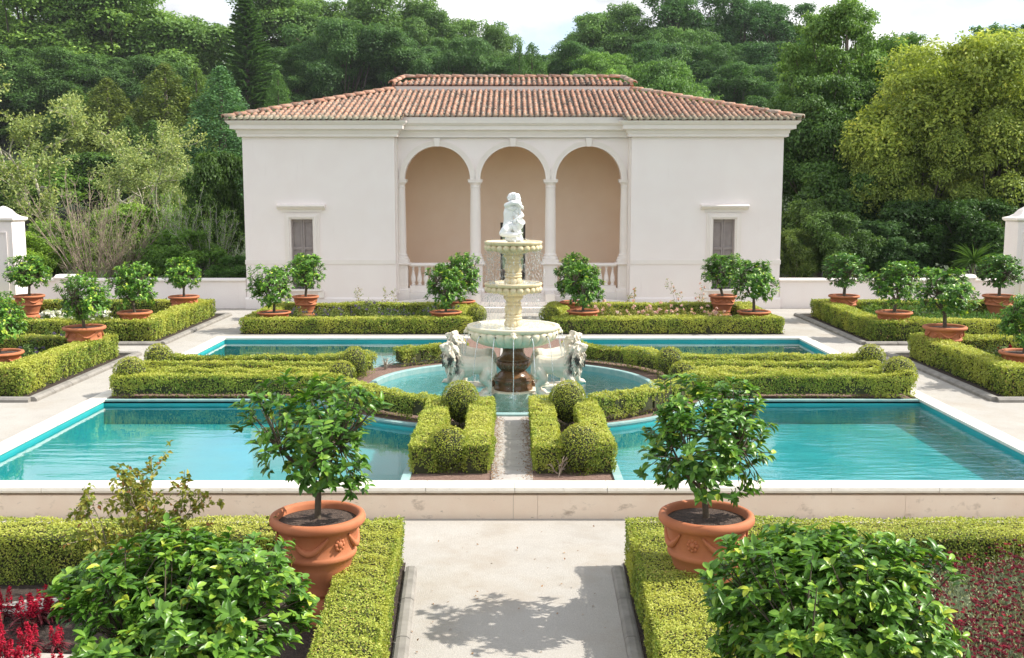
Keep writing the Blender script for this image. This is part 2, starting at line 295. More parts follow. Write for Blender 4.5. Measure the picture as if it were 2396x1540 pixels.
# pools: each a basin with painted walls, floor and a narrow worn rim
HS=1.42; RO=3.72; RI=2.62
a0=math.asin(HS/RO)
def pool_poly(sx,sy):
    yo=PY1 if sy>0 else -PY0
    arc=[(RO*math.cos(t),RO*math.sin(t)) for t in np.linspace(math.pi/2-a0,a0,18)]
    return [(sx*x,sy*y) for x,y in [(HS,yo)]+arc+[(PX,HS),(PX,yo)]]
WZ=-.06
POOLN={(-1,-1):'still turquoise pool mirroring the sky, on the red cockscomb side',(1,-1):'rippled turquoise pool beside the wall coping, dark red carnation side',
       (-1,1):'turquoise pool near the pavilion, side of the bare twiggy shrub',(1,1):'turquoise pool near the pavilion, side of the yellow-green tree'}
for (sx,sy),lab in POOLN.items():
    P=pool_poly(sx,sy)
    if sx*sy<0: P=P[::-1]
    root=empty('pool',(0,0,0),0,lab,'pool','turquoise pools round the fountain')
    b=MB(); n=len(P); V=[(x,y,0) for x,y in P]+[(x,y,-.40) for x,y in P]
    b.add(V,[(i,(i+1)%n,n+(i+1)%n,n+i) for i in range(n)]+[tuple(range(n,2*n))]); b.build('basin',M['paint'],root)
    # rim along the planted side: 0.1 wide, standing 3 cm proud
    Q=pool_poly(sx,sy)[:-1]; b=MB()
    for i in range(len(Q)-1):
        p,q=np.array(Q[i]),np.array(Q[i+1]); d=(q-p)/np.linalg.norm(q-p); nn=np.array((-d[1],d[0]))
        if np.dot(nn,-(p+q)/2)<0 and i>0: nn=-nn
        if i==0: nn=np.array((-sx,0))
        w=.11; z0,z1=-.03,.03
        b.add([(p[0],p[1],z1),(q[0],q[1],z1),(*(q+nn*w),z1),(*(p+nn*w),z1),(p[0],p[1],z0),(q[0],q[1],z0),(*(q+nn*w),z0),(*(p+nn*w),z0)],[(0,1,2,3),(0,1,5,4),(2,3,7,6)])
    b.build('rim',M['rim'],root)
    # outer coping
    b=MB(); yo=PY1 if sy>0 else PY0
    y0,y1=sorted((0.0,yo)); 
    if sy<0: y0=PY0
    ny=int((y1-y0)/1.25)+1; ys=np.linspace(y0,y1,ny+1)
    for i in range(ny): b.box(*sorted((sx*(PX-.018),sx*OX)),ys[i]+.004,ys[i+1]-.004,-.006,.045)
    if sy>0:
        xs=np.linspace(.35,OX,7)
        for i in range(6): b.box(*sorted((sx*(xs[i]+.004),sx*(xs[i+1]-.004))),PY1-.018,PY1+CW,-.006,.046)
    b.build('coping',M['coping'],root,.012)
    w=link('water',np_mesh('water',[(x,y,WZ) for x,y in P],[list(range(len(P)))],M['water2'] if (sx,sy)==(1,-1) else M['water'])); w['kind']='structure'
    # round drain cover just inside the far side
    if sy<0:
        b=MB(); b.lathe([(.001,.02),(.10,.02),(.12,0)],16); b.build('drain',M['iron'],root,loc=(sx*3.6,-1.42-.55,-.395))
# planted cross between the pools
def ringsec(r0,r1,t0,t1,n): return [(r0*math.cos(t),r0*math.sin(t)) for t in np.linspace(t0,t1,n)]+[(r1*math.cos(t),r1*math.sin(t)) for t in np.linspace(t1,t0,n)]
b=MB()
for k in range(4): 
    q=ringsec(RI+.1,RO-.1,k*math.pi/2,(k+1)*math.pi/2,24); b.add([(x,y,.0) for x,y in q],[tuple(range(len(q)))])
e=RO-.12-.14
for x0,x1,y0,y1 in ((-HS+.1,HS-.1,PY0,-3.3),(-HS+.1,HS-.1,3.3,PY1),(3.3,PX,-HS+.1,HS-.1),(-PX,-3.3,-HS+.1,HS-.1)): b.add([(x0,y0,.004),(x1,y0,.004),(x1,y1,.004),(x0,y1,.004)],[(0,1,2,3)])
o=b.build('soil',M['mulch']); o['kind']='structure'
b=MB(); 
for x0,x1,y0,y1,z in ((-.27,.27,PY0,-2.70,.016),(-.27,.27,2.70,PY1+.3,.016),(2.7,PX,-.25,.25,.016),(-PX,-2.7,-.25,.25,.016)):
    if x1-x0<1:
        ys=np.arange(y0,y1-.3,.78); ys=list(ys)+[y1]
        for i in range(len(ys)-1): b.box(x0,x1,ys[i]+.003,ys[i+1]-.003,-.05,z+.002*(i%2))
    else: b.box(x0,x1,y0,y1,-.05,z)
o=b.build('stone_path',M['concrete']); o['kind']='structure'
# dry leaves along the stone path
rng=np.random.default_rng(5); n=1500
P=np.stack([rng.choice([-1,1],n)*(.27-np.abs(rng.normal(0,.07,n))),rng.uniform(-6.6,-2.8,n),np.full(n,.024)],1)
nb=NB(); nb.add(*leaves(P,np.array([0,0,1.])+rng.normal(0,.25,(n,3)),rdir(rng,n),rng.uniform(.015,.035,n),.014,DIA,rng.random(n)))
P=np.stack([rng.uniform(-1.0,1.0,40),rng.uniform(-11,-7.3,40),np.full(40,LZ+.01)],1)
nb.add(*leaves(P,np.array([0,0,1.])+rng.normal(0,.3,(40,3)),rdir(rng,40),rng.uniform(.02,.045,40),.02,DIA,rng.random(40)))
o=link('leaf_litter',nb.mesh('leaf_litter',M['litter'])); tag(o,'scattered dry brown leaf litter lying on the paths','leaf litter',kind='stuff')
# round fountain pool
rp=empty('fountain_pool',(0,0,0),0,'round turquoise pool with a raised worn rim under the lion fountain','pool')
b=MB(); b.lathe([(RI,0.0),(RI,-.5)],96); b.disc(RI,-.5,96); b.build('basin',M['paint'],rp)
b=MB(); b.lathe([(RI+.12,-.04),(RI+.12,.045),(RI+.10,.06),(RI+.01,.06),(RI-.003,.045),(RI-.003,-.06)],96,smooth=False); b.build('rim',M['rim'],rp)
b=MB(); b.disc(RI-.004,-.05,96); o=link('fountain_pool_water',b.mesh('fountain_pool_water',M['water3'],fix=False)); o['kind']='structure'
# retaining wall with rounded coping
rw=empty('pool_wall',(0,YW,LZ),0,'long low peach rendered wall with cream coping in front of the pools','wall')
b=MB(); xs=[-22,-9.1,-4.4,.016,.32,4.9,9.2,22]
for i in range(len(xs)-1): b.box(xs[i]+.0015,xs[i+1]-.0015,0,YW*-1+PY0-.002,-.03,.30)
b.build('wall_face',M['pwall'],rw)
b=MB(); rng=np.random.default_rng(3); x=-21.8
while x<21.8:
    w=rng.uniform(1.0,1.5); d=rng.uniform(-.004,.004)
    pr=[(-.035+d,.345),(-.045+d,.37),(-.035+d,.405),(-.005+d,.42),(.245,.424),(.249,.34),(0,.335),(-.02+d,.335)]
    b.profx(pr,x+.003,x+w-.003); x+=w
b.build('coping',M['coping'],rw)
# kerbs and bed soil
def kerb(pts,z,close=False,w=.2,h=.085):
    b=MB()
    for i in range(len(pts)-1):
        p,q=np.array(pts[i],float),np.array(pts[i+1],float); L=np.linalg.norm(q-p); d=(q-p)/L; nn=np.array((-d[1],d[0])); k=max(1,int(L/.75))
        for j in range(k):
            a_=p+d*(L*j/k+.006); c_=p+d*(L*(j+1)/k-.006)
            prof=[(-w/2,-.03),(-w/2,h*.55),(-w*.3,h*.95),(w*.15,h),(w*.42,h*.8),(w/2,-.03)]
            V=[(*(a_+nn*u),z+v) for u,v in prof]+[(*(c_+nn*u),z+v) for u,v in prof]; n=len(prof)
            b.add(V,[(t,(t+1)%n,n+(t+1)%n,n+t) for t in range(n)]+[tuple(range(n)),tuple(range(n,2*n))])
    o=b.build('kerb',M['kerb']); o['kind']='structure'
BX,LB1,LB2=8.8,(5.85,11.35),(-1.1,3.6)
soil=MB()
def soilrect(x0,x1,y0,y1,z): soil.add([(x0,y0,z),(x1,y0,z),(x1,y1,z),(x0,y1,z)],[(0,1,2,3)])
for s in (-1,1):
    xi=s*(BX+.05*(s>0)); kx=xi-s*.32
    for (y0,y1) in (LB1,LB2):
        kerb([(s*20,y0-.32),(kx,y0-.32),(kx,y1+.32),(s*20,y1+.32)] if s<0 else [(s*20,y1+.32),(kx,y1+.32),(kx,y0-.32),(s*20,y0-.32)],0)
        soilrect(*sorted((kx,s*20)),y0-.32,y1+.32,.012)
    soilrect(*sorted((s*1.0,s*7.08)),7.42,11.6,.012)
# lower beds
LBY=gp(600,1378,LZ)[1]                     # front face of the cross hedges
PHL=((-1.185,-8.60),(-1.0,-12.4)); PHR=((1.235,-8.60),(1.135,-12.4))
for s,ph in ((-1,PHL),(1,PHR)):
    (xa,ya),(xb,yb)=ph; xa-=s*.0; 
    kerb([(xb-s*.10,yb),(xa-s*.10,ya-.18)][::(1 if s<0 else -1)],LZ,w=.13,h=.06)
    V=[(xa-s*.02,ya+.05,LZ+.012),(s*22,ya+.05,LZ+.012),(s*22,-30,LZ+.012),(xb-s*.02,-30,LZ+.012),(xb-s*.02,yb,LZ+.012)]
    soil.add(V,[tuple(range(5))])
o=soil.build('soil',M['soil']); o['kind']='structure'
# ------------------------------------------------------------------ hedges
def wob(P,seed,amp,f):
    r=np.random.default_rng(seed); out=np.zeros(len(P))
    for _ in range(5):
        k=r.normal(0,f,3); out+=np.sin(P@k+r.uniform(0,6.3))
    return out*amp/2.2
HN=[0]
def hedge(name,pts,w,h,z,label,dens,leaf,closed=False,gaps=0,wamp=.02,group=None,cat='hedge',topm='hedge',endcaps=True):
    """clipped hedge along a polyline: twiggy core with leaves standing on every clipped face"""
    HN[0]+=1; rng=np.random.default_rng(100+HN[0])
    pts=[np.array(p,float) for p in pts]; nb=NB(); core=MB(); Pl=[]; Nl=[]
    for i in range(len(pts)-1):
        p,q=pts[i],pts[i+1]; L=np.linalg.norm(q-p); d=(q-p)/L; nn=np.array((-d[1],d[0]))
        e0=w/2 if (i>0) else 0; e1=w/2 if i<len(pts)-2 else 0     # run through the corners
        if len(pts)>3: e0=e1=.02
        A0,A1=-e0,L+e1
        faces=[('top',(A1-A0)*w),('sa',(A1-A0)*h),('sb',(A1-A0)*h)]
        if endcaps and i==0: faces.append(('e0',w*h))
        if endcaps and i==len(pts)-2: faces.append(('e1',w*h))
        for f,ar in faces:
            n=max(4,int(ar*dens*(1 if f!='top' else 1.15)))
            u=rng.uniform(0,1,n); v=rng.uniform(0,1,n)
            if f=='top': s_=A0+(A1-A0)*u; t_=(v-.5)*w; zz=np.full(n,h); no=np.tile([0,0,1.],(n,1))
            elif f in('sa','sb'):
                sg=1 if f=='sa' else -1; s_=A0+(A1-A0)*u; t_=np.full(n,sg*w/2); zz=.02+(h-.02)*v**.9; no=np.tile([sg*nn[0],sg*nn[1],.15],(n,1))
            else:
                sg=-1 if f=='e0' else 1; s_=np.full(n,A0 if sg<0 else A1); t_=(u-.5)*w; zz=.02+(h-.02)*v**.9; no=np.tile([sg*d[0],sg*d[1],.15],(n,1))
            # rounded arrises and gentle unevenness
            P=np.stack([p[0]+d[0]*s_+nn[0]*t_,p[1]+d[1]*s_+nn[1]*t_,z+zz],1)
            off=wob(P,HN[0],wamp,3.2)+wob(P,HN[0]+7,wamp*.6,13)+np.abs(rng.normal(0,.35*leaf,n))*rng.choice([1,-1.4],n,p=[.55,.45])-(0 if f=='top' else 1)*np.maximum(0,wob(P,HN[0]+21,.5*leaf+.008,16))
            ed=np.minimum(1,np.minimum(np.abs(np.abs(t_)-w/2)/.05 if f=='top' else (h-zz)/.05,1)); off-=(1-ed)**2*.018
            if f!='top': off-=np.clip(.12-zz,0,1)*.35
            P=P+no*off[:,None]
            if f!='top' and gaps>0:
                g=wob(P*np.array([1,1,.3]),HN[0]+3,1,5); keep=(zz>.16+.1*g)|(rng.random(n)<.25); P,no,zz=P[keep],no[keep],zz[keep]
            Pl.append(P); Nl.append(no)
        c=w/2-.045
        a_,b_=p+d*(A0+.045),p+d*(A1-.045); z0=z-.01 if gaps<=0 else z+.10; z1=z+h-.05-.003*(i%2)
        V=[(*(a_+nn*c),z0),(*(a_-nn*c),z0),(*(b_-nn*c),z0),(*(b_+nn*c),z0),(*(a_+nn*c),z1),(*(a_-nn*c),z1),(*(b_-nn*c),z1),(*(b_+nn*c),z1)]
        core.add(V,[(0,1,5,4),(1,2,6,5),(2,3,7,6),(3,0,4,7),(4,5,6,7),(0,3,2,1)])
    P=np.concatenate(Pl); N=np.concatenate(Nl); n=len(P)
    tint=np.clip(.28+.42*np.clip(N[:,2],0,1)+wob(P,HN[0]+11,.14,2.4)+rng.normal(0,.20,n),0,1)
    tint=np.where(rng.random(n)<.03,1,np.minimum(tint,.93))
    NN=N+rng.normal(0,1,(n,3))*np.where(N[:,2:3]>.5,.40,.5); T=rdir(rng,n)+np.array([0,0,.5])
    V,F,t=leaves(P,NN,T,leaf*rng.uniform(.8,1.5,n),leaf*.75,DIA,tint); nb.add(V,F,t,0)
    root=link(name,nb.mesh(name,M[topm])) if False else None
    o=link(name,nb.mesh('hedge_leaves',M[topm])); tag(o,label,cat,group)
    core.build('stems',M['hedgecore'],o)
    return o
def ball(x,y,z,r,label,dens=2600,leaf=.03,squash=1.0,skirt=0):
    HN[0]+=1; rng=np.random.default_rng(300+HN[0]); n=int(4*math.pi*r*r*dens); d=rdir(rng,n)
    rr=r*(1+wob(d*1.0,HN[0],.035,2.5))+rng.normal(0,.25*leaf,n); P=d*rr[:,None]*np.array([1,1,squash]); 
    if skirt: 
        k=P[:,2]<0; P[k,:2]*=1.0; P[k,2]*=skirt; hz=np.sqrt(np.maximum(0,1-d[k,2]**2)); f=np.where(hz>0,np.maximum(hz,.86)/np.maximum(hz,1e-3),1); P[k,:2]*=np.minimum(f,3)[:,None]
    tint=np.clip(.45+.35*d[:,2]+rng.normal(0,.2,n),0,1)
    o=link('topiary_ball',np_mesh('topiary_ball',*(lambda V,F,t:(V,F,[M['hedge2']],None,{'tint':t}))(*leaves(P,d+rng.normal(0,.5,(n,3)),rdir(rng,n)+np.array([0,0,.4]),leaf*rng.uniform(.7,1.3,n),leaf*.65,DIA,tint))),loc=(x,y,z))
    b=MB(); prof=[(r*.86*math.cos(t),r*.86*math.sin(t)*(squash if t>0 else (skirt or squash))) for t in np.linspace(-1.5,1.5,10)]; b.lathe(prof,14); b.build('stems',M['hedgecore'],o)
    return tag(o,label,'topiary ball','clipped box balls')
SD={-1:'red cockscomb side',1:'dark red carnation side'}
SB={-1:'bare twiggy shrub',1:'yellow-green tree'}
HW=.54
LH=.54
for s,ph in ((-1,PHL),(1,PHR)):
    (xa,ya),(xb,yb)=ph
    hedge('hedge',[(xa+s*HW/2,ya),(xb+s*HW/2+ (xb-xa)*.25,yb-1.0)],HW,LH,LZ,f'wide clipped hedge edging the gravel walk, {SD[s]}',6500,.020,group='hedges of the lower beds')
    hedge('hedge',[(xa+s*(HW+.03),ya-.33),(s*8.4,ya-.33)],.66,LH,LZ,f'long clipped hedge parallel to the pool wall, {SD[s]}',5200,.021,group='hedges of the lower beds')
RW=.37; RH=.40
def yrow(s,y): return y
for s in (-1,1):
    # two rows each side of the axial stone path
    hedge('hedge',[(s*.465,-6.28),(s*.465,-3.0)],RW,RH,0,f'inner hedge strip beside the stone path to the fountain, {SD[s]}',4200,.026,group='low box hedge strips round the fountain')
    hedge('hedge',[(s*1.165,-6.28),(s*1.165,-3.05)],RW,RH,0,f'outer hedge strip beside the pool, bordering the fountain path, {SD[s]}',4200,.026,group='low box hedge strips round the fountain')
    for t in (-1,1):
        rn='pool wall' if t<0 else 'pavilion'
        hedge('hedge',[(s*3.05,t*1.10),(s*(7.14 if t<0 else 6.95),t*1.10)],.34,.43,0,f'outermost low hedge row facing the {rn} between the pools, {SD[s]}',3600,.03,gaps=.5 if t<0 else 0,wamp=.03,group='low box hedge strips round the fountain')
        hedge('hedge',[(s*3.25,t*.46),(s*(6.8 if t<0 else 7.1),t*.46)],.33,.40,0,f'inner low hedge row nearer the {rn} between the pools, {SD[s]}',3200,.03,wamp=.03,group='low box hedge strips round the fountain')
        # ring hedges
        if (s,t)==(-1,1): segs=[(1.90,2.38),(2.66,2.84)]
        elif t>0: segs=[(1.22,.42)]
        else: segs=[(-1.98,-2.76)] if s<0 else [(-1.16,-.38)]
        for k,(ta,tb) in enumerate(segs):
            pts=[(3.3*math.cos(q),3.3*math.sin(q)) for q in np.linspace(ta,tb,10 if abs(tb-ta)>.3 else 5)]
            lab={(-1,-1):'curved hedge round the fountain pool, in front, on the red cockscomb side',(1,-1):'curved hedge round the fountain pool, in front, dark red carnation side',
                 (1,1):'curved hedge behind the fountain pool on the side of the yellow-green tree',(-1,1):('patchy thin curved hedge with bare stems behind the fountain pool','short tuft of curved hedge by the gap, beside a topiary ball')[k]}[(s,t)]
            hedge('hedge',pts,.34,.40,0,lab,3600,.028,gaps=(1 if (s,t)==(-1,1) else .35 if t<0 else .2),wamp=.045,group='curved box hedges round the fountain pool',endcaps=True)
    for t,r,x,z in ((-1,.31,6.92 if s<0 else 7.02,.40),(1,.27,6.95 if s<0 else 7.05,.44)):
        ball(s*x,t*.80,z,r,f"topiary ball at the gravel end of the {'pool wall' if t<0 else 'pavilion'} hedge pair, {SD[s]}",2400,.03,.95)
    for t,r in ((-1,.25),(1,.26)):
        ball(s*3.10,t*.80,.38,r,f"topiary ball at the fountain end of the {'pool wall' if t<0 else 'pavilion'} hedge pair, {SD[s]}",2400,.03,1,1.3)
    ball(-.84 if s<0 else .91,-6.08,.34,.265 if s<0 else .30,f'rounded topiary bush closing the hedge strips by the wall coping, {SD[s]}',4200,.024,1,1.3)
    ball(-.80 if s<0 else .88,-3.42,.43,.29,f'tall topiary ball by the fountain end of the stone path, {SD[s]}',4200,.024,1,1.5)
    ball(s*.97+.02,8.25,.42,.27,f'small topiary ball beside the pavilion steps walk, side of the {SB[s]}',2400,.032,.95)
    # hedges round the pavilion beds
    y0,y1=7.47,11.5; xi,xo=s*1.06,s*7.05; w=.5
    hedge('hedge',[(xi+s*w*0,y0+w/2),(xo,y0+w/2)],w,.40,0,f'front hedge of the pavilion bed behind the pool coping, side of the {SB[s]}',2100,.04,group='hedges of the pavilion beds')
    hedge('hedge',[(xi+s*w/2,y0+w),(xi+s*w/2,y1-w)],w+.1,.40,0,f'short pavilion bed hedge along the steps walk, side of the {SB[s]}',2100,.04,group='hedges of the pavilion beds',endcaps=False)
    hedge('hedge',[(xi,y1-w/2),(xo,y1-w/2)],w,.40,0,f'back hedge of the pavilion bed under the building, side of the {SB[s]}',1900,.04,group='hedges of the pavilion beds')
    hedge('hedge',[(xo-s*w/2,y0+w),(xo-s*w/2,y1-w)],w,.40,0,f'end hedge of the pavilion bed by the gravel, side of the {SB[s]}',1900,.04,group='hedges of the pavilion beds',endcaps=False)
    # side beds
    xi=s*(BX+.05*(s>0))
    for nm,(y0,y1),f1,f2 in (('far',LB1,f"{'white-flowered' if s<0 else 'green herb'} bed under the boundary wall",2000),('near',LB2,f"{'blue-flowered' if s<0 else 'pink-flowered'} bed beside the pools",2600)):
        w=.52; lf=.036 if nm=='near' else .042
        hedge('hedge',[(xi+s*w/2,y0),(xi+s*w/2,y1)],w,.52,0,f'thick clipped hedge facing the pools, edging the {f1}',f2,lf,group='hedges of the side beds')
        hedge('hedge',[(xi+s*w,y0+w/2),(s*18,y0+w/2)],w,.52,0,f'clipped front hedge of the {f1}',int(f2*.9),lf,group='hedges of the side beds')
        hedge('hedge',[(xi+s*w,y1-w/2),(s*18,y1-w/2)],w,.50,0,f'clipped back hedge of the {f1}',int(f2*.8),lf,group='hedges of the side beds')
# bare gnarled stems in the thin hedge
def gnarl(name,x,y,z,H,seed,label,m='ltwig',n=9,rad=.012,spread=.5,cat='shrub'):
    rng=np.random.default_rng(seed); nb=NB()
    for i in range(n):
        a=rng.uniform(0,6.28); p=np.array([0,0,0.]); d=nrm(np.array([math.cos(a)*spread,math.sin(a)*spread,1.])); pts=[p]; L=H*rng.uniform(.7,1)
        for k in range(5): d=nrm(d+rng.normal(0,.22,3)); p=p+d*L/5; pts.append(p)
        nb.add(*tube_np(pts,np.linspace(rad,rad*.35,6),5),.5)
        for k in (2,3,4):
            q=pts[k]; dd=nrm(d+rng.normal(0,.6,3)); nb.add(*tube_np([q,q+dd*L*.18,q+dd*L*.35+rng.normal(0,.03,3)],[rad*.5,rad*.35,rad*.2],4),.5)
    return tag(link(name,nb.mesh(name,M[m]),loc=(x,y,z)),label,cat)
for i,(t,h) in enumerate(((2.0,.38),(2.14,.36),(2.5,.34),(2.3,.36))):
    gnarl('bare_hedge_plant',3.3*math.cos(t),3.3*math.sin(t),0,h,40+i,('bare grey stems of thinned hedge behind the back lion','bare twiggy hedge plant with grey stems next to thin leaves','lone sparse hedge plant standing in the gap of the curved hedge','bare stems in the middle of the thinned curved hedge')[i])
gnarl('bare_hedge_plant',.62,-6.30,0,.30,50,'bare forked stem in front of the inner hedge strip by the wall coping','twig',4,.014)
def ell(b,c,r,n=14):
    V=[];F=[];m=9
    for t in np.linspace(.06,math.pi-.06,m):
        for i in range(n):
            a=2*math.pi*i/n; V.append((c[0]+r[0]*math.sin(t)*math.cos(a),c[1]+r[1]*math.sin(t)*math.sin(a),c[2]-r[2]*math.cos(t)))
    for j in range(m-1):
        for i in range(n): F.append((j*n+i,j*n+(i+1)%n,(j+1)*n+(i+1)%n,(j+1)*n+i))
    F+=[tuple(reversed(range(n))),tuple(range((m-1)*n,m*n))]; b.add(V,F,0,True)
# ------------------------------------------------------------------ fountain
FX=.024
ft=empty('fountain',(FX,0,0),0,'three-tiered cream stone fountain with fluted bowls on a wet brown foot','fountain')
def gad(n,amp,p=.6):
    def f(a,z,r):
        c=abs(math.cos(a*n/2)); return 1-amp*(1-c**p)
    return f
# foot
b=MB(); b.lathe([(.50,-.5),(.50,-.055),(.46,-.035),(.30,-.035)],64); b.build('plinth',M['limepale'],ft)
b=MB(); b.lathe([(.365,-.05),(.37,-.03),(.37,.02),(.36,.03),(.355,.10),(.362,.12),(.372,.14),(.365,.165),(.34,.175),(.352,.195),(.345,.215),(.315,.225),(.30,.25),(.245,.30),(.215,.33)],48)
b.lathe([(.215,.325),(.25,.34),(.295,.38),(.322,.43),(.325,.475),(.305,.51),(.285,.525)],120,mod=gad(16,.11,.5))
b.lathe([(.285,.52),(.325,.535),(.315,.555),(.275,.565),(.235,.60),(.205,.66),(.198,.72),(.21,.765),(.235,.80)],48)
b.build('foot',M['wetstone'],ft)
for k in range(4):                      # small lion masks round the foot
    a=k*math.pi/2-math.pi/2; b=MB(); c=(.372*math.cos(a),.372*math.sin(a),.06)
    for dx,dz,r in ((0,0,.05),(.02,-.03,.03),(.028,.01,.022),(0,.045,.03)):
        u=np.array([math.cos(a),math.sin(a)]); b.lathe([(r*math.sin(t),-r*math.cos(t)) for t in np.linspace(.05,3.09,8)],12,(c[0]+u[0]*dx,c[1]+u[1]*dx,c[2]+dz))
    b.build('mask',M['wetstone'],ft)
def bowl(name,z,r,m,depth,rim,n,rs,wz):
    """lipped basin, gadroon bulbs under the lip, shallow water inside"""
    root=MB()
    root.lathe([(r*.86,z-.05),(r*.90,z-.012),(r*.93,z-.004),(r*.965,z),(r,z-.006),(r*1.004,z-.02),(r,z-rim*.6),(r*.975,z-rim),(r*.955,z-rim-.008)],80)
    root.lathe([(r*.0,z-.085),(r*.7,z-.075),(r*.86,z-.05)],80)
    prof=[(r*.95,z-rim),(r*.985,z-rim-.025),(r*.985,z-rim-.06)]
    k=8
    for i in range(1,k+1):
        t=i/k; rr=r*.985+(rs-r*.985)*(1-math.cos(t*math.pi/2)) if False else rs+(r*.985-rs)*math.cos(t*math.pi/2)**.75; prof.append((rr,z-rim-.06-(depth-rim-.06)*math.sin(t*math.pi/2)**1.15))
    if r>.7: root.lathe(prof,n*10,mod=gad(n,.06,.45))
    else:
        root.lathe([(r*.95,z-rim),(r*.86,z-rim-.02),(r*.84,z-rim-.08),(r*.72,z-rim-.115),(r*.52,z-rim-.15),(rs*1.3,z-depth+.02),(rs,z-depth)],64)
        for i in range(n):
            a=2*math.pi*i/n; ell(root,(r*.885*math.cos(a),r*.885*math.sin(a),z-rim-.058),(.066,.066,.062),12)
    o=root.build(name,m,ft)
    b=MB(); b.disc(r*.92,z-wz,64); w=b.build('water_surface',M['bowlwater'],o)
    return o
b1=bowl('bowl',1.19,.868,M['limepale'],.40,.085,30,.20,.028)
b2=bowl('bowl',1.985,.54,M['limestone'],.26,.06,24,.15,.022)
b3=bowl('bowl',2.76,.54,M['limestone'],.26,.06,24,.15,.022)
def stem(z0,z1,r):
    H=z1-z0; b=MB(); P=lambda L:[(r*a,z0+H*c) for a,c in L]
    b.lathe(P([(1.15,0),(1.12,.02),(1.05,.06)]),40)
    b.lathe(P([(1.0,.04),(1.12,.10),(1.10,.17),(.98,.23),(.9,.25)]),96,mod=gad(8,.12,.5))
    b.lathe(P([(.9,.24),(1.02,.26),(1.08,.285),(1.02,.315),(.9,.325),(.98,.34),(1.06,.365),(1.0,.395),(.88,.40)]),40)
    b.lathe(P([(.86,.39),(.98,.44),(1.06,.52),(1.06,.60),(.95,.68),(.86,.70)]),96,mod=gad(8,.13,.5))
    b.lathe(P([(.86,.69),(.95,.71),(.98,.74),(.9,.77),(.84,.79),(.92,.83),(1.12,.88),(1.2,.92),(1.15,.955),(1.05,1.0)]),40)
    return b
stem(1.13,1.76,.155).build('stem',M['limestone'],ft); stem(1.93,2.53,.155).build('stem',M['limestone'],ft)
# masks and spouts on the main bowl
nsp=16
for k in range(nsp):
    a=-math.pi/2+k*2*math.pi/nsp; u=np.array([math.cos(a),math.sin(a)])
    if k%4==0:
        b=MB()
        for dr,dt,dz,r in ((.0,0,0,.055),(.035,0,-.012,.036),(.05,0,-.03,.022),(.0,.035,.04,.022),(.0,-.035,.04,.022),(.01,0,.045,.03),(0,.045,-.02,.026),(0,-.045,-.02,.026)):
            c=u*(.865+dr)+np.array([-u[1],u[0]])*dt; b.lathe([(r*math.sin(t),-r*math.cos(t)) for t in np.linspace(.05,3.09,8)],12,(c[0],c[1],1.075+dz))
        b.build('mask',M['limepale'],ft); z0=1.04; r0=.905
    else:
        z0=1.045; r0=.85; b=MB(); b.tube([(*(u*(r0-.03)),z0),(*(u*(r0+.02)),z0-.002)],.014,8); b.build('spout',M['iron'],ft); r0=.872
    # water jet: a ballistic arc into the pool
    v=.42 if k%4 else .22
    tt=math.sqrt(2*(z0+.05)/9.8); ts=np.linspace(0,tt,12); rng=np.random.default_rng(60+k)
    pts=[(*(u*(r0+v*t*1.0)),z0-4.9*t*t) for t in ts]; pts=[tuple(np.array(p)+rng.normal(0,.003,3)) for p in pts]
    b=MB(); b.tube(pts,np.linspace(.009,.0065,12)*(1+.25*rng.normal(size=12).clip(-1,1)),6); b.build('water_jet',M['jet'],ft)
# falling drops under the two upper bowls and splashes
rng=np.random.default_rng(9); V=[];F=[];n0=0
def drop(p,d,L,r):
    global n0
    d=nrm(np.array(d,float)); s=nrm(np.cross(d,[.3,.9,.1])); t=np.cross(d,s); p=np.array(p)
    V.extend([p,p+d*L*.35+s*r,p+d*L*.35+t*r,p+d*L*.35-s*r,p+d*L*.35-t*r,p+d*L]); a=n0
    F.extend([(a,a+1,a+2,a),(a,a+2,a+3,a),(a,a+3,a+4,a),(a,a+4,a+1,a),(a+5,a+2,a+1,a+5),(a+5,a+3,a+2,a+5),(a+5,a+4,a+3,a+5),(a+5,a+1,a+4,a+5)]); n0+=6
for z0,z1,r0,n in ((2.60,1.99,.47,1700),(1.83,1.19,.46,1000)):
    for i in range(n):
        a=rng.uniform(0,6.283); 
        if rng.random()<.55: a=round(a/6.283*24)/24*6.283+rng.normal(0,.035)
        t=rng.random()**.75*math.sqrt(2*(z0-z1)/9.8); z=z0-4.9*t*t; rr=r0+rng.normal(0,.035)+t*rng.normal(.10,.16)
        drop((FX+rr*math.cos(a),rr*math.sin(a),z),(rng.normal(0,.06)+.12*math.cos(a),rng.normal(0,.06)+.12*math.sin(a),-1),rng.uniform(.018,.075)*(.5+2*t),rng.uniform(.0022,.0048))
for zc,r0,n in ((1.985,.45,330),(1.175,.72,380),(2.76,.45,60)):
    for i in range(n):
        a=rng.uniform(0,6.283); rr=r0*math.sqrt(rng.random()); z=zc+abs(rng.normal(0,.035)); drop((FX+rr*math.cos(a),rr*math.sin(a),z),rng.normal(size=3),rng.uniform(.01,.028),rng.uniform(.003,.006))
for k in range(nsp):
    a=-math.pi/2+k*2*math.pi/nsp; rr=1.08 if k%4 else 1.01
    for i in range(60 if k==0 else 26):
        q=rng.normal(0,.05,2); h=abs(rng.normal(0,.045 if k==0 else .025)); drop((FX+rr*math.cos(a)+q[0],rr*math.sin(a)+q[1],-.05+h),(q[0]*6,q[1]*6,1),rng.uniform(.012,.05),rng.uniform(.003,.008))
V=np.array(V); F=np.array(F)
me=bpy.data.meshes.new('falling_water'); me.from_pydata(V.tolist(),[],[tuple(dict.fromkeys(f)) for f in F.tolist()]); me.materials.append(M['jet']); me.polygons.foreach_set('use_smooth',[True]*len(me.polygons))
